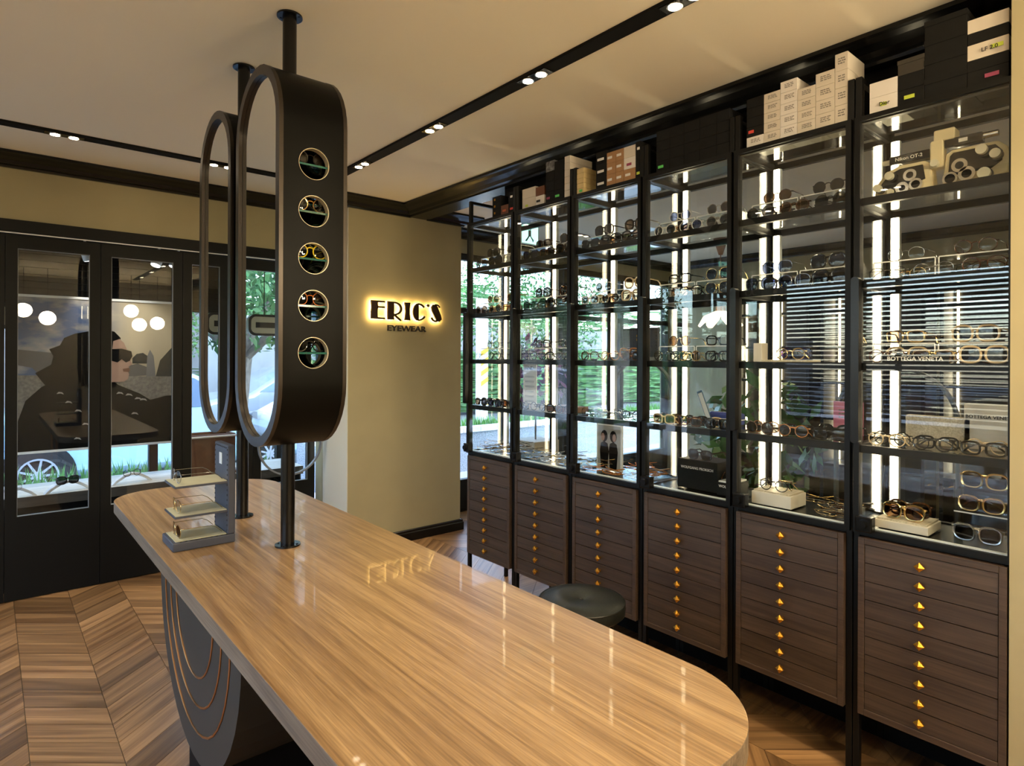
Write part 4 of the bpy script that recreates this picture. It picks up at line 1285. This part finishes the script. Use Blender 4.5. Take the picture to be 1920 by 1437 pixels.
pprint('printed_bridge', [(27, 655), (100, 662), (110, 672), (110, 704), (75, 704), (60, 690), (27, 684)], 'print_bridge', .0010)
pprint('printed_bridge', [(240, 686), (258, 682), (280, 690), (290, 704), (240, 706)], 'print_bridge', .0010)
pprint('printed_trees', [(248, 672), (256, 664), (268, 662), (277, 668), (278, 682), (248, 682)], 'print_tree', .0012)
pprint('printed_tower', [(276, 668), (281, 656), (288, 668), (292, 706), (274, 706)], 'print_tower', .0014)
pprint('printed_tree_trunk', [(292, 706), (300, 676), (328, 645), (349, 630), (349, 706)], 'print_tree', .0012)
pprint('printed_coat', [(27, 851), (34, 790), (48, 752), (78, 726), (120, 705), (209, 712), (222, 722), (262, 738), (282, 750), (312, 742), (349, 740), (349, 851)], 'print_dark', .0020)
pprint('printed_hair', [(84, 722), (66, 700), (96, 684), (100, 668), (92, 655), (112, 648), (120, 634), (140, 626), (168, 621), (190, 617), (214, 622), (226, 634), (224, 650), (214, 668), (212, 706), (190, 722), (130, 730)], 'hair', .0030)
pprint('printed_face', [(212, 640), (224, 636), (232, 643), (237, 654), (240, 668), (248, 683), (241, 688), (243, 693), (240, 697), (242, 702), (240, 711), (232, 716), (209, 717), (206, 690)], 'skin', .0036)
pprint('printed_sunglasses', [(206, 655), (228, 654), (246, 659), (248, 668), (243, 677), (236, 680), (228, 674), (220, 680), (206, 676)], 'print_dark', .0044)
pprint('printed_lips', [(230, 692), (242, 690), (243, 694), (242, 698), (231, 697)], 'box_brown', .0044)
for k, (a, c) in enumerate(((224, 737), (241, 740), (258, 747), (268, 749), (112, 737), (128, 754), (146, 770), (252, 775), (160, 795), (145, 822))):
    pprint('printed_feather', [(a - 6, c + 2), (a - 2, c - 2), (a + 5, c - 1), (a + 8, c + 3), (a + 2, c + 1)], 'print_grey', .0034)
# eyewear on curved white stands on the ledge
def arch_stand(px, py, label, gl, shade):
    v = on_z(px, py, LZ)
    t = thing('arched_stand', label, 'stand', (v.x, v.y, LZ + .0005), R(12), 'curved white eyewear stands')
    pts_o = [(-.13, 0), (-.10, .030), (-.05, .062), (0, .072), (.05, .062), (.10, .030), (.13, 0)]
    pts_i = [(-.11, 0), (-.085, .020), (-.04, .046), (0, .055), (.04, .046), (.085, .020), (.11, 0)]
    MB().prism(pts_o + pts_i[::-1], 1, -.02, .02).build('arch', 'white_paint', t, bevel=.003)
    glasses(gl[0], gl[1], gl[2], (v.x - .002, v.y - .036, LZ + .050), R(12), shade)
arch_stand(128, 921, 'curved white stand under sunglasses near the car wheel', ('oversize', DW, Ld), 'dark oversized sunglasses on the curved stand near the car wheel')
arch_stand(248, 905, 'curved white stand holding clear glasses on the ledge', ('round', K_, Lc), 'black round glasses on a curved stand in the window')
arch_stand(22, 935, 'curved white stand at the end of the ledge by the poster edge', ('wire', DW, Lc), 'thin dark glasses on the end stand of the ledge')
# wooden crate with a handle rod
v = on_z(388, 884, LZ)
t = thing('wooden_crate', 'reddish brown wooden crate with a pale rod on the ledge', 'crate', (v.x, 5.06, LZ + .0005))
for a in (-1, 1):
    MB().box(-.16, .16, a * .10 - .008, a * .10 + .008, .02, .30).build('board', 'crate_wood', t)
    MB().box(a * .155 - .008, a * .155 + .008, -.092, .092, .02, .30).build('end_board', 'crate_wood', t)
MB().box(-.19, .19, -.13, .13, 0, .02).build('base', 'crate_wood', t)
MB().cyl((-.22, -.12, .285), (.19, -.12, .285), .008, n=10).build('rod', 'white_wood', t)
# pill signs and glass bubbles that show in the mirrors
for k, x in enumerate((-.02, -.33)):
    t = thing('pill_sign', 'cream pill-shaped light box with black border, %s' % ('over the nearer glass bubble' if k == 0 else 'over the farther glass bubble'), 'sign', (x, 5.10, 1.70), 0, 'pill-shaped window signs')
    MB().prism(rrect(-.13, .13, -.085, .085, .055), 1, -.03, .03).build('case', 'cream_plate', t)
    MB().ring(rrect(-.131, .131, -.086, .086, .055), rrect(-.112, .112, -.067, .067, .04), 1, -.036, -.0301).build('border', 'ink', t)
    MB().box(-.075, .075, -.034, -.0301, -.022, .022).build('slot', 'ink', t)
    MB().cyl((0, 0, .085), (0, 0, .527), .004, n=8).build('hanger', 'black_matt', t)
    t = thing('glass_bubble', 'clear glass globe with a pale pink feather, %s' % ('under the nearer pill sign' if k == 0 else 'under the farther pill sign'), 'glass globe', (x - .14, 5.215, LZ + .0005), 0, 'glass globes in the window')
    MB().ball((0, 0, .145), .145, 28).build('globe', 'acrylic', t, smooth=True)
    fl = MB()
    for q in range(16):
        a = R(q * 22.5); fl.tube([(0, 0, .03), (.05 * math.cos(a), .05 * math.sin(a), .05 + .03 * (q % 3)), (.11 * math.cos(a), .11 * math.sin(a), .07 + .05 * (q % 2))], [.010, .018, .003], 6)
    fl.build('feather', 'flower_pink', t, smooth=True)
# globes of the pendant lamps behind the camera
for x, z in ((.35, 2.05), (.60, 1.95), (1.58, 2.10), (1.67, 1.90), (1.90, 1.93), (1.30, 2.10)):
    t = thing('pendant_globe', 'round warm pendant globe lamp hanging past the table end', 'pendant lamp', (x, -1.0 - .1 * (z > 2), z), 0, 'round pendant globes')
    MB().ball((0, 0, 0), .095, 20).build('globe', 'globe', t, smooth=True)
    MB().cyl((0, 0, .094), (0, 0, CEIL - z - .001), .004, n=8).build('cord', 'black_matt', t)

# ------------------------------------------------------------------ room behind the cabinets
def window_wall(n, x0, x1):
    w_ = MB()
    w_.box(x0, x1, YD + .03, YD + .09, 2.36, 2.42)
    for x in (x0, (x0 + x1) / 2, x1 - .06): w_.box(x, x + .06, YD + .03, YD + .09, 0, 2.36)
    w_.box(x0, x1, YD + .03, YD + .09, 0, .30); w_.box(x0, x1, YD + .03, YD + .09, 1.86, 1.91)
    o = w_.build('window_%d' % n, 'black_paint'); struct(o)
    for a, b_ in ((.30, 1.86), (1.91, 2.36)): MB().box(x0 + .05, x1 - .05, YD + .055, YD + .061, a, b_).build('pane', 'door_glass', o)
window_wall(3, XE1 + .002, 4.7)
window_wall(4, 4.72, XR)
struct(MB().box(XE1, XR, YD, YD + .15, 2.42, CEIL).build('wall_window', 'wall'))
for x, y in ((3.5, 3.3), (3.5, 2.0), (3.5, .8), (4.9, 3.3), (4.9, 2.0), (4.9, .6), (4.2, 1.3)):
    t = thing('downlight', 'round warm recessed downlight in the rear room ceiling', 'downlight', (x, y, CEIL), 0, 'rear room downlights')
    MB().cyl((0, 0, 0), (0, 0, -.006), .055, n=24).build('bezel', 'white_paint', t, smooth=True)
    MB().cyl((0, 0, -.0061), (0, 0, -.008), .042, n=24).build('lamp', 'downlight', t)
    ldn = bpy.data.lights.new('down_beam', 'SPOT'); ldn.energy = 16; ldn.color = (1., .78, .50); ldn.spot_size = R(120); ldn.spot_blend = .7; ldn.shadow_soft_size = .05
    lo = bpy.data.objects.new('down_beam', ldn); COL.objects.link(lo); lo.parent = t; lo.location = (0, 0, -.02)
t = thing('air_vent', 'slatted grey ceiling air vent in the rear room', 'vent', (3.25, 1.05, CEIL))
MB().ring(rrect(-.30, .30, -.30, .30, .01, 2), rrect(-.27, .27, -.27, .27, .01, 2), 2, -.012, 0).build('frame', 'white_paint', t)
for k in range(9): MB().box(-.27, .27, -.25 + k * .06, -.22 + k * .06, -.010, -.004).build('slat', 'steel_white', t)
t = thing('exit_sign', 'lit green and white emergency exit sign with a running figure', 'exit sign', (3.24, 3.6, 2.34))
MB().box(-.09, .09, -.012, .012, 0, .16).build('case', 'white_paint', t); MB().box(-.085, .085, -.0135, -.0121, .005, .155).build('panel', 'exit_green', t)
f_ = MB(); f_.box(-.02, .01, -.0145, -.0136, .06, .11); f_.prism(arc(.0, .125, .014, .014, 0, 360)[:-1], 1, -.0145, -.0136)
f_.prism([(-.02, .06), (-.005, .06), (-.035, .02), (-.055, .02)], 1, -.0145, -.0136); f_.prism([(.0, .06), (.012, .06), (.04, .035), (.03, .015), (.02, .035)], 1, -.0145, -.0136)
f_.build('figure', 'window_blue', t)
MB().cyl((0, 0, .16), (0, 0, CEIL - 2.34 - .001), .004, n=8).build('rod', 'white_paint', t)
v = (5.45, 3.25)
t = thing('flower_pendant', 'brown pendant lamp with glowing white petal shade', 'pendant lamp', (*v, 0))
MB().lathe([(.07, CEIL - .001), (.02, CEIL - .16), (0, CEIL - .16)], 20).build('canopy', 'terracotta', t, smooth=True)
MB().cyl((0, 0, CEIL - .16), (0, 0, 2.0), .005, n=8).build('cord', 'terracotta', t)
MB().cyl((0, 0, 2.0), (0, 0, 1.90), .035, .05, n=16).build('cap', 'terracotta', t, smooth=True)
for k in range(6):
    a = R(60 * k)
    MB().tube([(.04 * math.cos(a), .04 * math.sin(a), 1.90), (.14 * math.cos(a), .14 * math.sin(a), 1.84), (.20 * math.cos(a), .20 * math.sin(a), 1.76)], [.03, .07, .03], 8, flat=.4).build('petal', 'lamp_flower', t, smooth=True)
# wall shelving with LED uprights along the far wall
for k, y in enumerate((3.2, 2.2, 1.2, .2)):
    t = thing('wall_shelving', 'black wall shelving with lit uprights, %s from the rear window' % ORD[k], 'shelving', (XR - .34, y - .45, 0), 0, 'rear room wall shelving')
    for yy in (0, .86): MB().box(0, .33, yy, yy + .03, 0, 2.2).build('upright', 'black_paint', t)
    for z in (.4, .85, 1.2, 1.55, 1.9, 2.17): MB().box(.0, .33, .03, .86, z, z + .025).build('shelf', 'black_paint', t)
    MB().box(.31, .33, .03, .86, .0, 2.2).build('back_panel', 'charcoal', t)
    for yy in (.05, .43, .83): MB().box(.296, .306, yy - .008, yy + .008, .43, 2.16).build('led_strip', 'led_far', t)
# oval mirrors standing on the rear room floor
def oval_mirror(x, y, rz, zc, label):
    t = thing('oval_mirror', label, 'mirror', (x, y, 0), rz)
    o_ = rrect(-.24, .24, zc - .42, zc + .42, .24, 12); i_ = rrect(-.228, .228, zc - .408, zc + .408, .228, 12)
    MB().ring(o_, i_, 1, -.014, .014).build('rim', 'bead_grey', t, smooth=True)
    MB().prism(i_, 1, -.006, .006).build('glass', 'glass', t)
    MB().box(-.10, .10, -.08, .08, 0, .02).build('foot', 'black_matt', t)
    MB().cyl((0, 0, .02), (0, 0, zc - .415), .012, n=10).build('stem', 'black_matt', t)
oval_mirror(2.98, 2.30, R(90), 1.02, 'pill-shaped rimmed mirror behind the third cabinet')
oval_mirror(2.98, .95, R(90), 1.00, 'pill-shaped rimmed mirror behind the sixth cabinet')
oval_mirror(1.72, 4.56, R(0), .98, 'pill-shaped rimmed mirror standing by the last folding door')
# potted plant behind the cabinets
def leaves(n, c, r, size, seed, squash=1., inner=.2):
    rr = random.Random(seed); mb = MB()
    for _ in range(n):
        while True:
            p = Vector((rr.uniform(-1, 1), rr.uniform(-1, 1), rr.uniform(-1, 1)))
            if inner < p.length < 1: break
        p = Vector((c[0] + p.x * r, c[1] + p.y * r, c[2] + p.z * r * squash))
        a = Vector((rr.gauss(0, 1), rr.gauss(0, 1), rr.gauss(0, 1))).normalized(); b_ = a.cross(Vector((rr.gauss(0, 1), rr.gauss(0, 1), rr.gauss(0, 1)))).normalized()
        s = size * rr.uniform(.6, 1.3)
        mb.quad(p - a * s, p + b_ * s * .45, p + a * s, p - b_ * s * .45)
    return mb
t = thing('potted_plant', 'green leafy plant in a dark pot behind the fourth cabinet', 'plant', (3.30, 1.72, 0))
MB().lathe([(.10, 0), (.14, .32), (.15, .34), (.13, .34), (.0, .32)], 24).build('pot', 'box_black', t, smooth=True)
MB().cyl((0, 0, .30), (0, 0, .9), .012, n=8).build('stem', 'bark', t)
lo = leaves(260, (0, 0, 1.0), .36, .06, 5).build('foliage', 'plant_leaf', t); lo['kind'] = 'stuff'
t = thing('orchid', 'purple flowering orchid by the rear window', 'plant', (3.55, 3.85, 0))
MB().box(-.14, .14, -.14, .14, 0, .75).build('pedestal', 'white_wood', t)
MB().cyl((0, 0, .75), (0, 0, 1.5), .008, n=8).build('stem', 'bark', t)
lo = leaves(240, (0, 0, 1.30), .26, .045, 8, 1.4).build('blossoms', 'flower_purple', t); lo['kind'] = 'stuff'

# ------------------------------------------------------------------ street outside
GZ = -.22
struct(MB().box(-16, 22, YD + .16, 7.6, GZ - .2, -.14).build('floor_pavement', 'paving'))
struct(MB().box(-40, 50, 7.6, 60, GZ - .2, GZ).build('floor_street', 'asphalt'))
pb = MB().box(2.9, 12, 6.9, 7.5, -.14, .40).build('planter_wall', 'granite')
tag(pb, 'speckled granite planter wall topped with pale tiles', 'planter')
for k in range(30): MB().box(2.9 + k * .3, 3.19 + k * .3, 6.88, 7.05, .40, .47).build('tile', 'tile_white', pb)
pb2 = MB().box(-7, 2.4, 6.6, 7.2, -.14, .25).build('planter_wall', 'granite')
tag(pb2, 'low speckled granite kerb planter in front of the parked cars', 'planter')
rg = random.Random(3)
for (xa, xb, ya, yb, z, cnt, lab) in ((2.95, 11.5, 7.12, 7.43, .401, 3200, 'bright grass in the tall granite planter'), (-6.9, 2.3, 6.68, 7.12, .251, 2400, 'bright grass in the low granite kerb planter')):
    gr = MB()
    for _ in range(cnt):
        x, y = rg.uniform(xa, xb), rg.uniform(ya, yb)
        h = rg.uniform(.06, .2); a = rg.uniform(0, 6.28); w_ = .012
        gr.quad((x - w_ * math.cos(a), y - w_ * math.sin(a), z), (x + w_ * math.cos(a), y + w_ * math.sin(a), z), (x + rg.uniform(-.06, .06), y + rg.uniform(-.06, .06), z + h))
    tag(gr.build('planter_grass', 'leaf_bright'), lab, 'grass', kind='stuff')
struct(MB().box(-30, 40, 15, 15.4, GZ, 2.4).build('wall_street', 'concrete'))
def tree(x, y, h, r, label, seed, n=7000, m='leaf', zc=None):
    t = thing('street_tree', label, 'tree', (x, y, GZ))
    tr = [(0, 0, 0), (.05, .02, h * .3), (-.04, .03, h * .6), (.06, -.02, h * .85)]
    MB().tube(tr, [.16, .12, .10, .05], 9).build('trunk', 'bark', t, smooth=True)
    for k in range(4):
        a = R(90 * k + seed * 20); MB().tube([(0, .03, h * .55), (r * .4 * math.cos(a), r * .4 * math.sin(a), h * .75), (r * .75 * math.cos(a), r * .75 * math.sin(a), h * .92)], [.06, .04, .015], 7).build('branch', 'bark', t, smooth=True)
    lo = leaves(n, (0, 0, h if zc is None else zc), r, .055, seed, .8, .1).build('foliage', m, t); lo['kind'] = 'stuff'
tree(-.95, 7.75, 2.9, 1.5, 'street tree with pale bark seen through the door glass', 11)
tree(4.6, 10.2, 2.9, 1.8, 'leafy street tree beyond the granite planter', 12, m='leaf')
tree(10.4, 11.5, 3.0, 2.2, 'broad street tree farther along the granite planter', 13, m='leaf')
tree(2.2, 13.2, 3.0, 2.0, 'green tree standing before the concrete street wall', 15)
tree(-8.5, 12.2, 3.2, 2.4, 'large tree behind the white parked cars', 16)
hb = leaves(5200, (0, 0, 0), 1, .05, 17, 1., 0.)
hb.v = [(v_[0] * 24, v_[1] * .7, v_[2] * 1.1) for v_ in hb.v]
h2 = leaves(7000, (0, 0, 0), 1, .05, 18, 1., 0.); h2.v = [(v_[0] * 14, v_[1] * .5, v_[2] * 1.0) for v_ in h2.v]
h2o = h2.build('hedge_foliage', 'leaf'); h2o.location = (16, 14.3, .75); tag(h2o, 'low leafy hedge before the concrete wall beyond the granite planter', 'hedge', kind='stuff')
ho = hb.build('hedge_foliage', 'leaf'); ho.location = (0, 15.9, 2.9); tag(ho, 'long dense green hedge growing above the concrete wall', 'hedge', kind='stuff')
def car(x, y, m, label, face=1):
    t = thing('parked_car', label, 'car', (x, y, GZ), 0 if face > 0 else R(180), 'cars parked in the street')
    L2 = 2.15
    side = [(-L2, .42), (-L2 + .03, .72), (-L2 + .16, .92), (-1.5, .98), (-1.05, 1.38), (-.55, 1.46), (.35, 1.44), (1.05, .98), (1.75, .88), (L2 - .05, .70), (L2, .42), (L2 - .15, .22), (-L2 + .15, .22)]
    bd = MB().prism(side, 1, -.82, .82).build('body', m, t, bevel=.09, smooth=True)
    gl = [(-1.38, 1.0), (-1.0, 1.34), (-.50, 1.40), (.32, 1.38), (.92, 1.0)]
    for s in (-1, 1):
        MB().prism(gl, 1, s * .825 - .004, s * .825 + .004).build('side_window', 'window_blue', bd)
        MB().box(-.30, -.24, s * .83 - .006, s * .83 + .006, 1.0, 1.40).build('pillar', m, bd)
        MB().box(-1.6, 1.6, s * .828 - .006, s * .828 + .006, .60, .64).build('trim_strip', m, bd, bevel=.004)
        for xx in (-1.30, 1.30):
            MB().prism(arc(xx, .29, .37, .37, 0, 360, 28)[:-1], 1, s * .824 - .004, s * .824 + .004).build('wheel_arch', 'rubber', bd)
            w_ = MB().ring(arc(xx, .29, .29, .29, 0, 360, 28)[:-1], arc(xx, .29, .195, .195, 0, 360, 28)[:-1], 1, s * .83, s * .86).build('tyre', 'rubber', t, smooth=True)
            MB().ring(arc(xx, .29, .198, .198, 0, 360, 28)[:-1], arc(xx, .29, .178, .178, 0, 360, 28)[:-1], 1, s * .83, s * .862).build('rim', 'rim_silver', w_, smooth=True)
            sp = MB()
            for q in range(9):
                a = R(40 * q); c_, s_ = math.cos(a), math.sin(a)
                sp.prism([(xx + .03 * c_ - .014 * s_, .29 + .03 * s_ + .014 * c_), (xx + .18 * c_ - .010 * s_, .29 + .18 * s_ + .010 * c_), (xx + .18 * c_ + .010 * s_, .29 + .18 * s_ - .010 * c_), (xx + .03 * c_ + .014 * s_, .29 + .03 * s_ - .014 * c_)], 1, s * .845, s * .858)
            sp.prism(arc(xx, .29, .05, .05, 0, 360, 16)[:-1], 1, s * .845, s * .862)
            sp.build('spokes', 'rim_silver', w_)
    MB().box(L2 - .10, L2 + .005, -.60, -.35, .62, .74).build('lamp', 'chrome', bd); MB().box(L2 - .10, L2 + .005, .35, .60, .62, .74).build('lamp', 'chrome', bd)
    MB().box(-L2 - .005, -L2 + .06, -.70, -.48, .66, .82).build('tail_lamp', 'car_red', bd); MB().box(-L2 - .005, -L2 + .06, .48, .70, .66, .82).build('tail_lamp', 'car_red', bd)
cv = on_y(72, 893, 8.83)
car(cv.x + 1.30, 8.83 + .85, 'car_blue', 'pale blue car parked close to the shop window')
car(-4.2, 10.2, 'car_white', 'white car parked past the street tree')
car(-3.4, 12.6, 'car_grey', 'dark grey car parked in the far row')
car(4.6, 12.4, 'car_white', 'white car parked across the street beside the hedge wall')
bl = MB().box(-2, 22, 30, 38, GZ, 22).build('wall', 'building')
t = thing('apartment_block', 'pale tall apartment block across the street', 'building', (0, 0, 0)); bl.parent = t
for a in range(10):
    for c in range(6): MB().box(-.5 + a * 2.2, .7 + a * 2.2, 29.95, 29.999, 1.6 + c * 3.2, 3.2 + c * 3.2).build('window', 'window_blue', t)
t = thing('striped_post', 'white post with yellow and black hazard stripes', 'post', (6.0, 7.78, GZ))
MB().box(-.07, .07, -.07, .07, 0, 2.6).build('post', 'white_paint', t)
for k in range(4): MB().prism([(-.071, 1.2 + k * .16), (.071, 1.28 + k * .16), (.071, 1.36 + k * .16), (-.071, 1.28 + k * .16)], 1, -.074, -.0701).build('stripe', 'yellow_black', t)
print('glasses', NG[0], 'planks', count, 'objects', len(bpy.data.objects))
